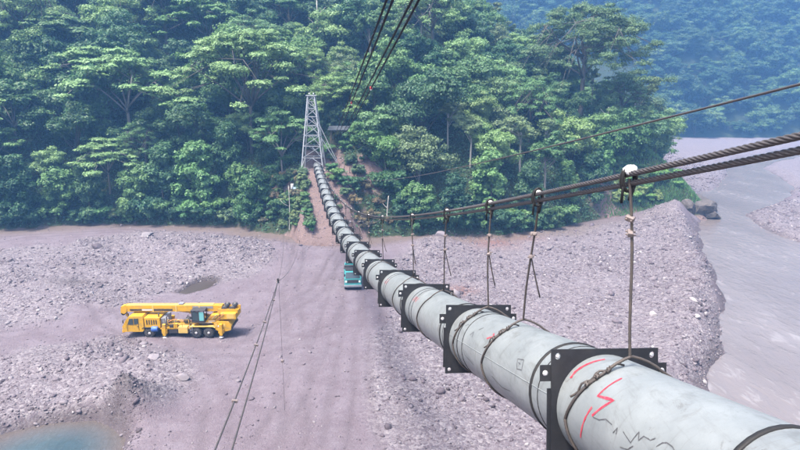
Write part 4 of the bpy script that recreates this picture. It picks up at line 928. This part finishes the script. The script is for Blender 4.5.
hl = [(630, 632), (538, 524), (490, 488), (447, 443), (412.5, 413)]
for i, (uc, up) in enumerate(hl):
    lab = ['nearest hanger rope, dropping to the pipe before the nearest black plate', 'slanting hanger rope meeting the pipe between the two nearest plates', 'hanger rope dropping to the pipe just before the second plate',
           'hanger rope dropping to the pipe just before the third plate', 'hanger rope dropping to the pipe just before the fourth plate'][i]
    hanger(i, y_at(uc, 'c'), y_at(up, 'p'), lab, i < 3)
for k in range(4, 18):
    y = PLY[k] - 1.3
    if y > 100: break
    hanger(5 + k, y + 0.1, y, f'{ordinal(k + 1)} plate hanger rope counting from the camera along the pipeline', False)

# ------------------------------------------------------------------ other cables
def long_cable(name, A, B, sag, r, label, group=None, mat=None, n=40, cat='cable'):
    A = np.asarray(A, float); B = np.asarray(B, float); t = np.linspace(0, 1, n)[:, None]; P = A + (B - A) * t; P[:, 2] -= (4 * sag * t * (1 - t))[:, 0]
    m = MB(); m.tube(P, r, 8); o = m.build(name, mat or M_BLACKCABLE); tag(o, label, cat, group); return o, P
A0 = D(338.5, 137, 112.5)
tops = [(384.5, 0), (390.7, 0), (409.3, 0), (416, 0)]
OC = []
for i, (u, v) in enumerate(tops):
    Q = D(u, v, 17.5); A = A0 + np.array([-0.9 + 0.6 * i, 0, 0]); dr = (Q - A) / np.linalg.norm(Q - A); B = Q + dr * 22
    o, P = long_cable('overhead_cable', A, B, 0.25, 0.040, ['leftmost', 'second from left', 'third from left', 'rightmost'][i] + ' of the four black cables climbing overhead from the hillside', 'overhead black cables'); OC.append(P)
def on_line(P, v):
    k = min(range(len(P)), key=lambda j: abs(prj(*P[j])[1] - v)); return P[k]
s_ = NT('marker_red'); s_.bsdf((0.42, 0.06, 0.055), 0.5); M_MARK = s_.m
def fine(P, m=600): P = np.asarray(P); t = np.linspace(0, len(P) - 1, m); return np.stack([np.interp(t, np.arange(len(P)), P[:, c]) for c in range(3)], 1)
for (ci, v, q, lab) in [(3, 88, 0.085, 'small red cable clamp with white band on the rightmost overhead cable'), (1, 103, 0.06, 'small dark red clamp low on the left overhead cables')]:
    c = on_line(fine(OC[ci]), v); o = thing('cable_clamp', lab, 'clamp', c)
    m = MB(); m.box((-q, -0.10, -0.07), (q, 0.10, 0.10), 0.03); m.build('body', M_MARK, o)
    m = MB(); m.box((-q * 0.8, -0.09, -0.14), (q * 0.5, 0.08, -0.08), 0.015); m.build('band', M_HOOD, o)
    m = MB(); m.tube([(0, 0, 0.08), (0, 0, 0.18)], 0.025, 6); m.build('eye', M_BAND, o)
E_ = np.array([*on_slope(356, 183), 0]); E_[2] = gz1(E_[0], E_[1]) + 0.8
B_ = D(800, 54, 8.0); dr = B_ - D(600, 119, 8.0 * 1.9)
long_cable('guy_cable', E_, B_ + (B_ - E_) * 0.12, 1.1, 0.021, 'single thin cable slanting from the right edge down to the scrubby bank', None, M_CABLE, 80)
# stay post where it ends
o = thing('anchor_post', 'short dark post on the scrubby bank holding the thin cable', 'post', (E_[0], E_[1], gz1(E_[0], E_[1])))
m = MB(); m.tube([(0, 0, -0.8), (0, 0, 1.5)], [0.14, 0.11], 8); m.build('shaft', B_DARK, o); m = MB(); m.lathe([(0.15, -0.06), (0.17, 0), (0.15, 0.06)], (0, 0, 0.8), (0, 0, 1), 10); m.build('collar', M_ROPE, o)
# low pair of stay cables over the gravel
NODE = D(278, 281, 46.3)
gA, gB = D(211, 452, 15), D(229, 452, 15.6)
for i, g in enumerate((gA, gB)):
    B2 = g + (g - NODE) / np.linalg.norm(g - NODE) * 6
    o, P = long_cable('stay_cable', NODE, B2, 0.35, 0.030, ['left cable of the pair slanting over the gravel towards the camera', 'right cable of the pair slanting over the gravel towards the camera'][i], 'paired stay cables over the gravel', M_CABLE)
    for v in ((401, 345, 322) if i == 0 else (300,)):
        c = on_line(fine(P), v); q = MB().box((-0.09, -0.05, -0.04), (0.11, 0.05, 0.05), 0.015).build('cable_clip', M_CLIP, o); q.location = c; q.rotation_euler = (0, 0.2, 0.1)
for i, (u, v) in enumerate(((284, 233), (300, 241))):
    T_ = G(u, v, 0.9); long_cable('stay_cable', NODE, T_, 1.2, 0.020, ['left thin stay cable running on from the joint to the bank foot', 'right thin stay cable running on from the joint to the bank foot'][i], 'thin stay cables to the bank', M_CABLE)
bot = G(285, 412); W0 = NODE + [0.05, 0, 0]
o, P = long_cable('hanging_wire', W0, (bot[0], bot[1], gz1(bot[0], bot[1]) + 0.1), 0, 0.014, 'thin wire hanging straight down from the cable joint to the gravel', None, M_CABLE)
q = MB().box((-0.12, -0.1, -0.1), (0.12, 0.1, 0.1), 0.03).build('clip', M_CLIP, o); q.location = on_line(fine(P), 361)
o = thing('cable_joint', 'dark clamp joint where the stay cables over the gravel meet', 'clamp', NODE)
m = MB(); m.box((-0.06, -0.08, -0.16), (0.06, 0.08, 0.20), 0.02); m.build('plate', M_BAND, o)
for zz in (-0.22, 0.0, 0.25): m = MB(); m.tube([(-0.15, 0, zz * 0.6), (0.15, 0, zz * 0.6)], 0.035, 8); m.build('bolt', M_CLIP, o)

# ------------------------------------------------------------------ lattice tower
M_GALV = paint('galvanised_steel', (0.29, 0.305, 0.32), 0.5, 0.25, 0.35, (0.30, 0.29, 0.28), 2)
M_CONC = paint('weathered_concrete', (0.40, 0.37, 0.35), 0.9, 0, 0.5, (0.22, 0.19, 0.17), 2)
TW = thing('lattice_tower', 'tall tapering galvanised lattice tower standing over the far end of the pipeline', 'tower', TOWER)
def bar(p, q, w, name, parent=TW, mat=None):
    p, q = np.asarray(p, float), np.asarray(q, float); t = (q - p) / np.linalg.norm(q - p); a_ = np.cross(t, [0.3, 0.9, 0.2]); a_ /= np.linalg.norm(a_); b_ = np.cross(t, a_)
    V = [e + a_ * i * w / 2 + b_ * j * w / 2 for e in (p, q) for i, j in ((-1, -1), (1, -1), (1, 1), (-1, 1))]
    return MB().add(V, [(0, 1, 2, 3), (7, 6, 5, 4), (0, 4, 5, 1), (1, 5, 6, 2), (2, 6, 7, 3), (3, 7, 4, 0)]).build(name, mat or M_GALV, parent)
TH = 13.4; HB, HT = 2.05, 0.62
cw = lambda z: HB + (HT - HB) * z / TH
lv = [0, 2.3, 4.4, 6.3, 8.1, 9.7, 11.2, 12.4, TH]
cor = [(-1, -1), (1, -1), (1, 1), (-1, 1)]
for sx, sy in cor:
    bar((sx * HB, sy * HB, -0.4), (sx * HT, sy * HT, TH), 0.17, 'leg')
    MB().box((sx * HB - 0.35, sy * HB - 0.35, -0.9), (sx * HB + 0.35, sy * HB + 0.35, 0.12), 0.03).build('footing', M_CONC, TW)
for a_, b_ in zip(lv[:-1], lv[1:]):
    for i in range(4):
        (x0, y0), (x1, y1) = cor[i], cor[(i + 1) % 4]; wa, wb = cw(a_), cw(b_)
        if a_ > 0: bar((x0 * wa, y0 * wa, a_), (x1 * wa, y1 * wa, a_), 0.10, 'cross_bar')
        if a_ == 0 and i in (0, 2):                              # the pipe passes through the bottom bay
            bar((x0 * wb, y0 * wb, b_), (x0 * wa * 0.98, y0 * wa, 0.1), 0.09, 'brace'); bar((0, y0 * wb, b_), (x1 * wa, y1 * wa, 0.9), 0.09, 'brace'); continue
        k = int(round(a_ * 3)) % 2
        if k: bar((x0 * wa, y0 * wa, a_), (x1 * wb, y1 * wb, b_), 0.085, 'brace')
        else: bar((x1 * wa, y1 * wa, a_), (x0 * wb, y0 * wb, b_), 0.085, 'brace')
        if i == 0 and a_ > 0: 
            bar((x1 * wa, y1 * wa, a_), ((x0 + x1) / 2 * wb, y0 * wb, b_), 0.07, 'brace')
MB().box((-0.95, -0.8, TH), (0.95, 0.8, TH + 0.18), 0.03).build('top_saddle', M_GALV, TW)
for sx in (-0.4, 0.4): MB().lathe([(0.1, -0.08), (0.26, -0.08), (0.2, 0), (0.26, 0.08), (0.1, 0.08)], (sx, 0, TH + 0.38), (1, 0, 0), 14).build('sheave', M_GALV, TW)
bar((HB * 0.9, -HB, 6.0), (HB + 2.3, -HB + 0.6, 1.6), 0.11, 'stay_strut'); bar((HB * 0.55, -1.2, 9), (HB + 2.6, -HB + 0.7, 1.4), 0.09, 'stay_strut')
# open shelter with a dark roof behind the tower
hx, hy = on_slope(331, 127); 
hx, hy = TOWER[0] + 4.4, TOWER[1] + 7.5; hzz = gz1(hx, hy)
SH = thing('open_shelter', 'small dark-roofed open shelter on posts behind the lattice tower', 'shelter', (hx, hy, hzz))
M_SHED = paint('dark_roof_sheet', (0.045, 0.055, 0.07), 0.6, 0.2, 0.4, (0.12, 0.10, 0.09), 2)
for sx in (-1.9, 1.9):
    for sy in (-1.1, 1.1): MB().tube([(sx, sy, -2.5), (sx, sy, 3.1 if sy < 0 else 3.5)], 0.09, 7).build('post', B_DARK, SH)
MB().add([(-2.4, -1.6, 2.98), (2.4, -1.6, 2.98), (2.4, 1.6, 3.6), (-2.4, 1.6, 3.6), (-2.4, -1.6, 3.05), (2.4, -1.6, 3.05), (2.4, 1.6, 3.67), (-2.4, 1.6, 3.67)], [(0, 3, 2, 1), (4, 5, 6, 7), (0, 1, 5, 4), (1, 2, 6, 5), (2, 3, 7, 6), (3, 0, 4, 7)]).build('roof', M_SHED, SH)
MB().box((-2.0, -1.2, 2.70), (2.0, -1.05, 2.86)).build('beam', B_DARK, SH)
# drums and fence posts by the tower foot
for i, (u, v, cm, lab) in enumerate([(294, 163, (0.72, 0.72, 0.72), 'white drum left of the lattice tower foot'), (297, 168, (0.20, 0.32, 0.45), 'blue drum just below the white drum by the tower')]):
    x, y = TOWER[0] - 3.9 + 0.7 * i, TOWER[1] - 1.5 - 1.3 * i
    o = thing('drum', lab, 'drum', (x, y, gz1(x, y) - 0.05)); mm = paint(f'drum_paint_{i}', cm, 0.5)
    MB().lathe([(0.29, 0), (0.30, 0.02), (0.29, 0.3), (0.31, 0.32), (0.29, 0.34), (0.29, 0.6), (0.31, 0.62), (0.29, 0.64), (0.30, 0.9)], (0, 0, 0), (0, 0, 1), 16).build('shell', mm, o); MB().lathe([(0.27, 0.9), (0.27, 0.915)], (0, 0, 0), (0, 0, 1), 16).build('lid', mm, o)
for i in range(6):
    x, y = TOWER[0] + 3.0 + 0.95 * i, TOWER[1] - 2.2 + 0.3 * i; z = gz1(x, y)
    o = thing('fence_post', f'dark stake right of the tower foot, {ordinal(i)} from left', 'post', (x, y, z), 0, 'stakes beside the tower foot')
    MB().tube([(0, 0, -0.7), (0.03, 0, 1.35)], [0.09, 0.07], 6).build('stake', B_DARK, o); MB().tube([(-0.09, -0.09, 1.0), (0.09, -0.08, 1.03)], 0.02, 5).build('tie', M_ROPE, o)
# brush pile right of the pipe foot
o = thing('brush_pile', 'pile of dry yellowish brush beside the pipe below the bank', 'brush pile', (*G(362, 236)[:2], gz1(*G(362, 236)[:2]))); rr = np.random.default_rng(8)
for i in range(34):
    a_ = rr.uniform(0, 6.28); p = rr.normal(0, 1.3, 2); L = rr.uniform(0.7, 2.2)
    MB().tube([(p[0] - math.cos(a_) * L / 2, p[1] - math.sin(a_) * L / 2, rr.uniform(0, 0.5)), (p[0] + math.cos(a_) * L / 2, p[1] + math.sin(a_) * L / 2, rr.uniform(0.1, 1.3))], [0.06, 0.025], 5).build('stick', B_PALE if i % 2 else bpy.data.materials['grey_bark'], o)
link('dry_leaves', PR['shr4'].crown, o).scale = (0.8, 0.8, 0.4)


# ------------------------------------------------------------------ truck crane on the gravel
M_YEL = paint('crane_yellow', (0.47, 0.26, 0.010), 0.5, 0, 0.75, (0.20, 0.145, 0.075), 2.4); M_YELP = paint('crane_pale_yellow', (0.47, 0.32, 0.08), 0.5, 0, 0.4, (0.4, 0.3, 0.15), 2)
M_TYRE = paint('tyre_rubber', (0.022, 0.022, 0.023), 0.85, 0, 0.6, (0.12, 0.10, 0.10), 4); M_RIM = paint('dusty_rim', (0.38, 0.36, 0.36), 0.6, 0.1, 0.5, (0.2, 0.17, 0.16), 5)
M_DARK = paint('dark_machinery', (0.03, 0.03, 0.033), 0.55, 0.2, 0.5, (0.12, 0.09, 0.07), 5); M_GREYM = paint('grey_machinery', (0.22, 0.23, 0.25), 0.5, 0.3, 0.4, (0.12, 0.1, 0.09), 5); M_BLUE = paint('blue_tank_paint', (0.03, 0.10, 0.35), 0.5, 0, 0.4, (0.08, 0.07, 0.08), 4); M_RUST = paint('rusty_hose', (0.33, 0.12, 0.06), 0.7, 0, 0.5, (0.4, 0.3, 0.2), 6)
def glass(name, c):
    s = NT(name); s.bsdf(c, 0.08, 0, None, 0.8); return s.m
M_GLASS = glass('dark_cab_glass', (0.035, 0.05, 0.055)); M_TGLASS = glass('teal_cab_glass', (0.13, 0.36, 0.36)); M_LAMP = glass('lamp_glass', (0.7, 0.68, 0.6))
g = G(119, 338.5)
CR = thing('truck_crane', 'yellow three-axle truck crane parked on the gravel with its boom lowered', 'crane', (g[0], g[1], gz1(g[0] + 6, g[1] + 1.2) + 0.02), math.radians(0.5))
def part(mb, name, mat, parent=CR): return mb.build(name, mat, parent)
ch = part(MB().box((1.2, 0.75, 0.72), (11.5, 1.75, 1.02)), 'chassis', M_DARK)
part(MB().box((4.3, 0.06, 0.98), (7.5, 2.44, 1.10)).box((7.4, 0.2, 1.12), (10.3, 2.3, 1.24)), 'deck', M_YEL)
cab = part(MB().prism([(0.52, 0.72), (0.44, 1.25), (0.56, 1.45), (1.02, 2.22), (1.25, 2.38), (2.55, 2.40), (2.66, 2.2), (2.66, 0.9), (2.5, 0.72)], 0.02, 2.46), 'cab', M_YEL)
MB().prism([(1.02, 1.50), (1.26, 2.14), (1.62, 2.16), (1.62, 1.50)], -0.012, 0.03).build('side_window', M_GLASS, cab); MB().prism([(1.70, 1.50), (1.70, 2.16), (2.12, 2.16), (2.12, 1.60)], -0.012, 0.03).build('side_window', M_GLASS, cab)
MB().add([(0.60, 0.22, 1.50), (0.60, 2.26, 1.50), (0.985, 2.2, 2.18), (0.985, 0.28, 2.18), (0.56, 0.22, 1.52), (0.56, 2.26, 1.52), (0.955, 2.2, 2.2), (0.955, 0.28, 2.2)], [(0, 1, 2, 3), (7, 6, 5, 4), (0, 4, 5, 1), (1, 5, 6, 2), (2, 6, 7, 3), (3, 7, 4, 0)]).build('windscreen', M_GLASS, cab)
MB().box((0.98, -0.006, 0.80), (1.0, 0.02, 1.45)).box((2.14, -0.006, 0.80), (2.16, 0.02, 2.2)).box((2.0, -0.03, 1.30), (2.12, 0.02, 1.35)).build('door_seam', M_DARK, cab)
MB().box((0.38, 0.05, 0.62), (0.62, 2.43, 0.92), 0.03).build('bumper', M_YEL, cab)
for yy in (0.3, 2.1): MB().lathe([(0.10, 0.05), (0.10, -0.01), (0.06, -0.03)], (0.40, yy, 1.08), (1, 0, 0), 12).build('headlight', M_LAMP, cab)
MB().tube([(0.9, -0.02, 2.1), (0.72, -0.22, 2.1)], 0.02, 6).box((0.68, -0.30, 1.75), (0.74, -0.16, 2.12), 0.01).build('mirror', M_DARK, cab)
en = part(MB().box((2.74, 0.05, 1.12), (4.34, 2.40, 2.22), 0.04), 'engine_housing', M_YEL)
for k in range(5): MB().box((2.95 + 0.24 * k, 0.03, 1.5), (3.06 + 0.24 * k, 0.055, 2.0)).build('vent_slot', M_DARK, en)
MB().tube([(4.15, 0.35, 2.2), (4.15, 0.35, 2.62)], 0.07, 8).build('exhaust', M_DARK, en)
def wheel(x, y, r=0.55, w=0.36):
    t = MB().lathe([(r * 0.62, -w / 2), (r * 0.93, -w / 2), (r, -w * 0.32), (r, w * 0.32), (r * 0.93, w / 2), (r * 0.62, w / 2)], (x, y, r), (0, 1, 0), 28).build('wheel', M_TYRE, CR)
    sg = -1 if y < 1.2 else 1
    MB().lathe([(r * 0.60, sg * (w / 2 - 0.03)), (r * 0.60, sg * (w / 2 + 0.004)), (r * 0.48, sg * (w / 2 - 0.05)), (r * 0.25, sg * (w / 2 - 0.03)), (r * 0.22, sg * (w / 2 + 0.05)), (r * 0.1, sg * (w / 2 + 0.07))], (x, y, r), (0, 1, 0), 20).build('rim', M_RIM, t)
    for a_ in range(8): MB().lathe([(0.025, 0), (0.02, sg * 0.03)], (x + r * 0.36 * math.cos(a_ * 0.785), y + sg * (w / 2 - 0.04), r + r * 0.36 * math.sin(a_ * 0.785)), (0, 1, 0), 6).build('lug_nut', M_DARK, t)
for x in (3.17, 7.97, 9.26):
    for y in (0.22, 2.26): wheel(x, y)
part(MB().prism([(2.45, 1.10), (2.62, 1.2), (3.72, 1.2), (3.9, 1.10), (3.9, 1.02), (3.68, 1.14), (2.66, 1.14), (2.5, 1.04)], -0.02, 0.5), 'mudguard', M_DARK)
part(MB().lathe([(0.05, -0.32), (0.27, -0.32), (0.29, -0.28), (0.29, 0.28), (0.27, 0.32), (0.05, 0.32)], (3.78, 0.05, 1.02), (1, 0, 0.0), 18), 'blue_tank', M_BLUE)
part(MB().prism([(7.3, 1.15), (7.5, 1.28), (9.75, 1.28), (9.95, 1.15), (9.95, 1.1), (9.7, 1.22), (7.5, 1.22), (7.3, 1.1)], -0.02, 0.5), 'mudguard', M_YELP)
for x in (4.75, 10.55):
    a = part(MB().box((x - 0.28, -0.06, 0.52), (x + 0.28, 2.56, 0.98), 0.02), 'outrigger_beam', M_YEL)
    for y in (0.0, 2.5): MB().box((x - 0.16, y - 0.14, 0.32), (x + 0.16, y + 0.14, 1.55), 0.02).build('jack_box', M_YEL, a); MB().lathe([(0.06, 0.35), (0.06, 0.16), (0.22, 0.14), (0.24, 0.08)], (x, y, 0), (0, 0, 1), 14).build('jack_foot', M_RIM, a)
part(MB().box((4.36, 0.3, 1.12), (4.72, 2.2, 2.05)).tube([(4.85, 0.3, 1.1), (4.85, 0.3, 2.2)], 0.05, 6).tube([(4.98, 0.6, 1.1), (4.98, 0.6, 2.1)], 0.04, 6), 'valve_rack', M_GREYM)
part(MB().box((6.15, 0.02, 0.52), (7.12, 0.62, 1.22), 0.05), 'fuel_tank', M_YELP); part(MB().box((5.15, 0.1, 0.5), (6.05, 0.55, 0.95), 0.03).box((5.25, 0.06, 1.12), (5.65, 0.5, 1.4), 0.02), 'tool_box', M_DARK)
part(MB().box((5.7, 0.06, 1.12), (6.05, 0.5, 1.5), 0.02), 'battery_box', M_YEL)
rr = np.random.default_rng(4)
for k in range(9):
    x0 = 5.0 + 0.24 * k; z0 = 1.45 + 0.1 * rr.random(); MB().tube(bezier((x0, 0.5 + 0.1 * k % 3, z0), (x0 + rr.uniform(0.7, 1.1), 0.7, z0 + rr.uniform(-0.15, 0.3)), (0, -0.25, 0.25), 7), 0.045, 6).build('hose', [M_RUST, M_DARK, M_GREYM][k % 3], CR)
part(MB().lathe([(0.06, -0.3), (0.34, -0.3), (0.34, -0.26), (0.2, -0.25), (0.2, 0.25), (0.34, 0.26), (0.34, 0.3), (0.06, 0.3)], (6.9, 0.9, 1.62), (0, 1, 0), 18), 'hose_reel', M_DARK)
part(MB().lathe([(0.85, 0), (0.85, 0.16), (0.78, 0.18), (0.78, 0.3)], (8.75, 1.25, 1.24), (0, 0, 1), 28), 'slew_ring', M_DARK)
up = part(MB().prism([(7.55, 1.54), (7.55, 1.68), (8.9, 1.72), (9.5, 2.35), (10.35, 2.45), (10.45, 1.9), (10.1, 1.60), (9.9, 1.54)], 0.25, 2.3), 'superstructure', M_YEL)
MB().box((9.25, 0.225, 1.75), (9.9, 0.255, 1.80)).box((8.3, 0.225, 1.58), (9.6, 0.255, 1.62)).build('trim_strip', M_HOOD, up)
oc = part(MB().box((7.62, 0.0, 1.70), (8.95, 0.85, 1.86)).box((7.62, 0.0, 1.86), (7.70, 0.07, 2.92)).box((8.28, 0.0, 1.86), (8.38, 0.07, 2.92)).box((8.87, 0.0, 1.86), (8.95, 0.07, 2.92)).box((7.62, 0.78, 1.86), (7.70, 0.85, 2.92)).box((8.87, 0.78, 1.86), (8.95, 0.85, 2.92)).box((7.58, -0.04, 2.92), (9.0, 0.9, 3.02), 0.03), 'operator_cab', M_DARK)
MB().box((8.40, 0.015, 1.9), (8.86, 0.045, 2.85)).build('side_window', M_TGLASS, oc); MB().box((7.72, 0.015, 1.9), (8.27, 0.045, 2.85)).build('side_window', M_GLASS, oc); MB().box((7.635, 0.08, 1.9), (7.665, 0.77, 2.85)).build('windscreen', M_GLASS, oc)
MB().box((8.0, 0.25, 1.86), (8.5, 0.7, 2.05), 0.04).box((8.42, 0.25, 2.02), (8.56, 0.7, 2.6), 0.04).build('seat', M_DARK, oc)
part(MB().prism([(9.95, 0.85), (9.8, 1.5), (10.2, 1.75), (11.3, 1.72), (11.62, 1.3), (11.5, 0.8), (10.6, 0.62)], 0.12, 2.38), 'rear_body', M_YEL)
part(MB().lathe([(0.12, 0), (0.14, -0.02), (0.06, -0.03)], (10.35, 0.11, 1.25), (0, 1, 0), 12), 'reflector', M_HOOD)
part(MB().box((11.45, 0.2, 1.0), (11.72, 2.3, 1.25), 0.02), 'rear_bumper', M_DARK)
cwt = part(MB().box((10.5, 0.2, 1.95), (12.1, 2.3, 2.62), 0.06), 'counterweight', M_YEL); MB().box((11.15, 0.18, 2.05), (11.9, 0.205, 2.55)).build('side_panel', M_YELP, cwt)
for yy in (0.6, 1.78): part(MB().box((10.15, yy, 2.45), (12.2, yy + 0.12, 2.95)), 'winch_frame', M_YEL)
for x in (10.85, 11.65): part(MB().lathe([(0.1, -0.62), (0.32, -0.62), (0.32, -0.55), (0.22, -0.54), (0.22, 0.54), (0.32, 0.55), (0.32, 0.62), (0.1, 0.62)], (x, 1.25, 2.95), (0, 1, 0), 22), 'winch_drum', M_DARK)
bo = part(MB().box((0.55, 0.93, 2.56), (10.55, 1.60, 3.22), 0.03), 'boom', M_YEL)
MB().box((1.0, 0.905, 2.66), (5.4, 0.928, 2.86)).build('side_stripe', M_DARK, bo); MB().box((2.25, 0.895, 2.68), (3.3, 0.904, 2.84)).build('name_board', M_HOOD, bo); MB().box((7.5, 0.905, 2.9), (9.6, 0.928, 3.14)).build('side_stripe', M_GREYM, bo)
MB().box((0.62, 0.98, 3.225), (9.6, 1.55, 3.27)).build('top_plate', M_YELP, bo)
hd = MB().prism([(0.0, 2.45), (0.1, 3.12), (0.56, 3.26), (0.70, 3.0), (0.60, 2.5), (0.35, 2.32)], 0.9, 1.63).build('boom_head', M_YEL, bo)
for yy in (1.05, 1.45): MB().lathe([(0.06, -0.05), (0.24, -0.05), (0.19, 0), (0.24, 0.05), (0.06, 0.05)], (0.22, yy, 2.38), (0, 1, 0), 16).build('sheave', M_DARK, bo)
MB().box((6.0, 1.0, 3.275), (6.5, 1.5, 3.4), 0.02).build('top_bracket', M_GREYM, bo)
for x in (3.3, 5.7, 8.1): MB().box((x, 0.90, 2.53), (x + 0.16, 1.63, 3.25), 0.02).build('boom_collar', M_YELP, bo)
MB().tube(bezier((10.85, 1.25, 3.25), (0.3, 1.25, 3.3), (0, 0, 0.12), 12), 0.018, 5).build('hoist_rope', M_DARK, bo)
for q in (0.0, 0.45, 0.9): part(MB().tube([(5.15, 0.05, 1.1 + q), (7.3, 0.05, 1.1 + q)], 0.02, 5), 'handrail', M_YEL)
for x in (5.15, 5.85, 6.6, 7.3): part(MB().tube([(x, 0.05, 1.1), (x, 0.05, 2.0)], 0.022, 5), 'rail_post', M_YEL)
ld = part(MB().tube([(7.36, -0.02, 0.45), (7.36, -0.02, 1.5)], 0.02, 5).tube([(7.64, -0.02, 0.45), (7.64, -0.02, 1.5)], 0.02, 5).tube([(7.36, -0.02, 0.6), (7.64, -0.02, 0.6)], 0.018, 5).tube([(7.36, -0.02, 0.9), (7.64, -0.02, 0.9)], 0.018, 5).tube([(7.36, -0.02, 1.2), (7.64, -0.02, 1.2)], 0.018, 5), 'ladder', M_GREYM)
for k in range(5): MB().tube(bezier((9.0 + 0.3 * k, 0.22, 1.9), (9.5 + 0.35 * k, 0.18, 2.5), (0.2, -0.1, 0.3), 6), 0.03, 5).build('hose', [M_DARK, M_RUST, M_GREYM][k % 3], up)
for k, (x0, x1) in enumerate(((10.75, 11.0), (9.95, 10.15))): MB().box((x0, 0.095, 1.2), (x1, 0.118, 1.5)).build('hatch', M_YELP, up)
part(MB().tube([(9.3, 1.27, 1.95), (7.0, 1.27, 2.38)], 0.15, 12).tube([(7.0, 1.27, 2.38), (5.3, 1.27, 2.60)], 0.09, 12), 'lift_cylinder', M_YEL)
hk = part(MB().box((0.42, 1.1, 1.95), (0.62, 1.4, 2.25), 0.03).tube([(0.52, 1.25, 1.95), (0.52, 1.25, 1.80), (0.44, 1.25, 1.70), (0.52, 1.25, 1.62), (0.60, 1.25, 1.70)], 0.03, 7), 'hook_block', M_YEL)
MB().tube([(0.52, 1.25, 2.2), (0.3, 1.25, 2.5)], 0.02, 5).build('hoist_rope', M_DARK, hk)

# ------------------------------------------------------------------ teal truck under the pipe
M_TEAL = paint('teal_truck_paint', (0.045, 0.27, 0.27), 0.45, 0, 0.4, (0.2, 0.17, 0.15), 2)
g = G(353, 291)
TK = thing('dump_truck', 'small teal dump truck facing the camera, half hidden behind the pipeline', 'truck', (g[0], g[1], gz1(g[0], g[1] + 1.5)), math.radians(4))
def tp(mb, name, mat, parent=TK): return mb.build(name, mat, parent)
V_ = [(-1.08, 0.0, 0.62), (1.08, 0.0, 0.62), (1.08, 0.0, 1.55), (-1.08, 0.0, 1.55), (-0.98, 0.32, 2.42), (0.98, 0.32, 2.42), (-0.98, 1.6, 2.42), (0.98, 1.6, 2.42), (-1.08, 1.7, 0.62), (1.08, 1.7, 0.62), (-1.08, 1.7, 1.55), (1.08, 1.7, 1.55)]
kb = tp(MB().add(V_, [(0, 1, 2, 3), (3, 2, 5, 4), (4, 5, 7, 6), (0, 3, 10, 8), (3, 4, 6, 10), (1, 9, 11, 2), (2, 11, 7, 5), (8, 10, 11, 9), (10, 6, 7, 11), (0, 8, 9, 1)]), 'cab', M_TEAL)
MB().add([(-0.93, 0.02, 1.60), (0.93, 0.02, 1.60), (0.86, 0.265, 2.32), (-0.86, 0.265, 2.32), (-0.93, -0.012, 1.61), (0.93, -0.012, 1.61), (0.86, 0.235, 2.33), (-0.86, 0.235, 2.33)], [(0, 1, 2, 3), (7, 6, 5, 4), (0, 4, 5, 1), (1, 5, 6, 2), (2, 6, 7, 3), (3, 7, 4, 0)]).build('windscreen', M_GLASS, kb)
MB().box((-0.7, -0.03, 1.0), (0.7, 0.01, 1.4)).build('grille', M_DARK, kb)
for sx in (-0.86, 0.86): MB().lathe([(0.13, 0.03), (0.13, -0.03), (0.08, -0.05)], (sx, 0, 1.15), (0, 1, 0), 12).build('headlight', M_LAMP, kb); MB().box((sx * 1.22 - 0.08, 0.1, 1.7), (sx * 1.22 + 0.08, 0.16, 2.15), 0.01).build('mirror', M_DARK, kb)
MB().box((-1.15, -0.12, 0.45), (1.15, 0.08, 0.72), 0.03).build('bumper', M_GREYM, kb)
MB().box((-0.9, 0.5, 2.44), (0.9, 1.6, 2.56)).box((-1.15, 0.9, 2.56), (1.15, 1.75, 2.64)).build('roof_rack', M_DARK, kb)
bd = tp(MB().box((-1.15, 1.95, 1.0), (1.15, 5.6, 1.14)).box((-1.15, 1.95, 1.14), (-1.07, 5.6, 2.1)).box((1.07, 1.95, 1.14), (1.15, 5.6, 2.1)).box((-1.07, 1.95, 1.14), (1.07, 2.04, 2.75)).box((-1.07, 5.52, 1.14), (1.07, 5.6, 2.05)), 'dump_bed', M_TEAL)
MB().box((-1.1, 1.45, 2.70), (1.1, 2.04, 2.80)).build('cab_guard', M_DARK, bd)
tp(MB().box((-0.45, 0.3, 0.6), (0.45, 5.5, 0.9)), 'chassis', M_DARK)
for y in (0.75, 4.3):
    for sx in (-1, 1):
        w = MB().lathe([(0.26, -0.13), (0.42, -0.13), (0.46, -0.08), (0.46, 0.08), (0.42, 0.13), (0.26, 0.13)], (sx * 0.98, y, 0.46), (1, 0, 0), 22).build('wheel', M_TYRE, TK); MB().lathe([(0.25, -0.1), (0.25, 0.1)], (sx * 0.98, y, 0.46), (1, 0, 0), 16).build('rim', M_RUST, w)

# ------------------------------------------------------------------ haze
s = NT('haze_air'); vp = s.n('ShaderNodeVolumePrincipled'); vp.inputs['Color'].default_value = (0.21, 0.50, 1.0, 1); vp.inputs['Density'].default_value = 0.00055; vp.inputs['Anisotropy'].default_value = 0.0
s.l(vp.outputs[0], s.out.inputs['Volume'])
hz = MB().box((-260, -60, -8), (430, 520, 185)).build('haze', s.m); tag(hz, 'pale blue haze filling the valley', 'haze', kind='stuff')
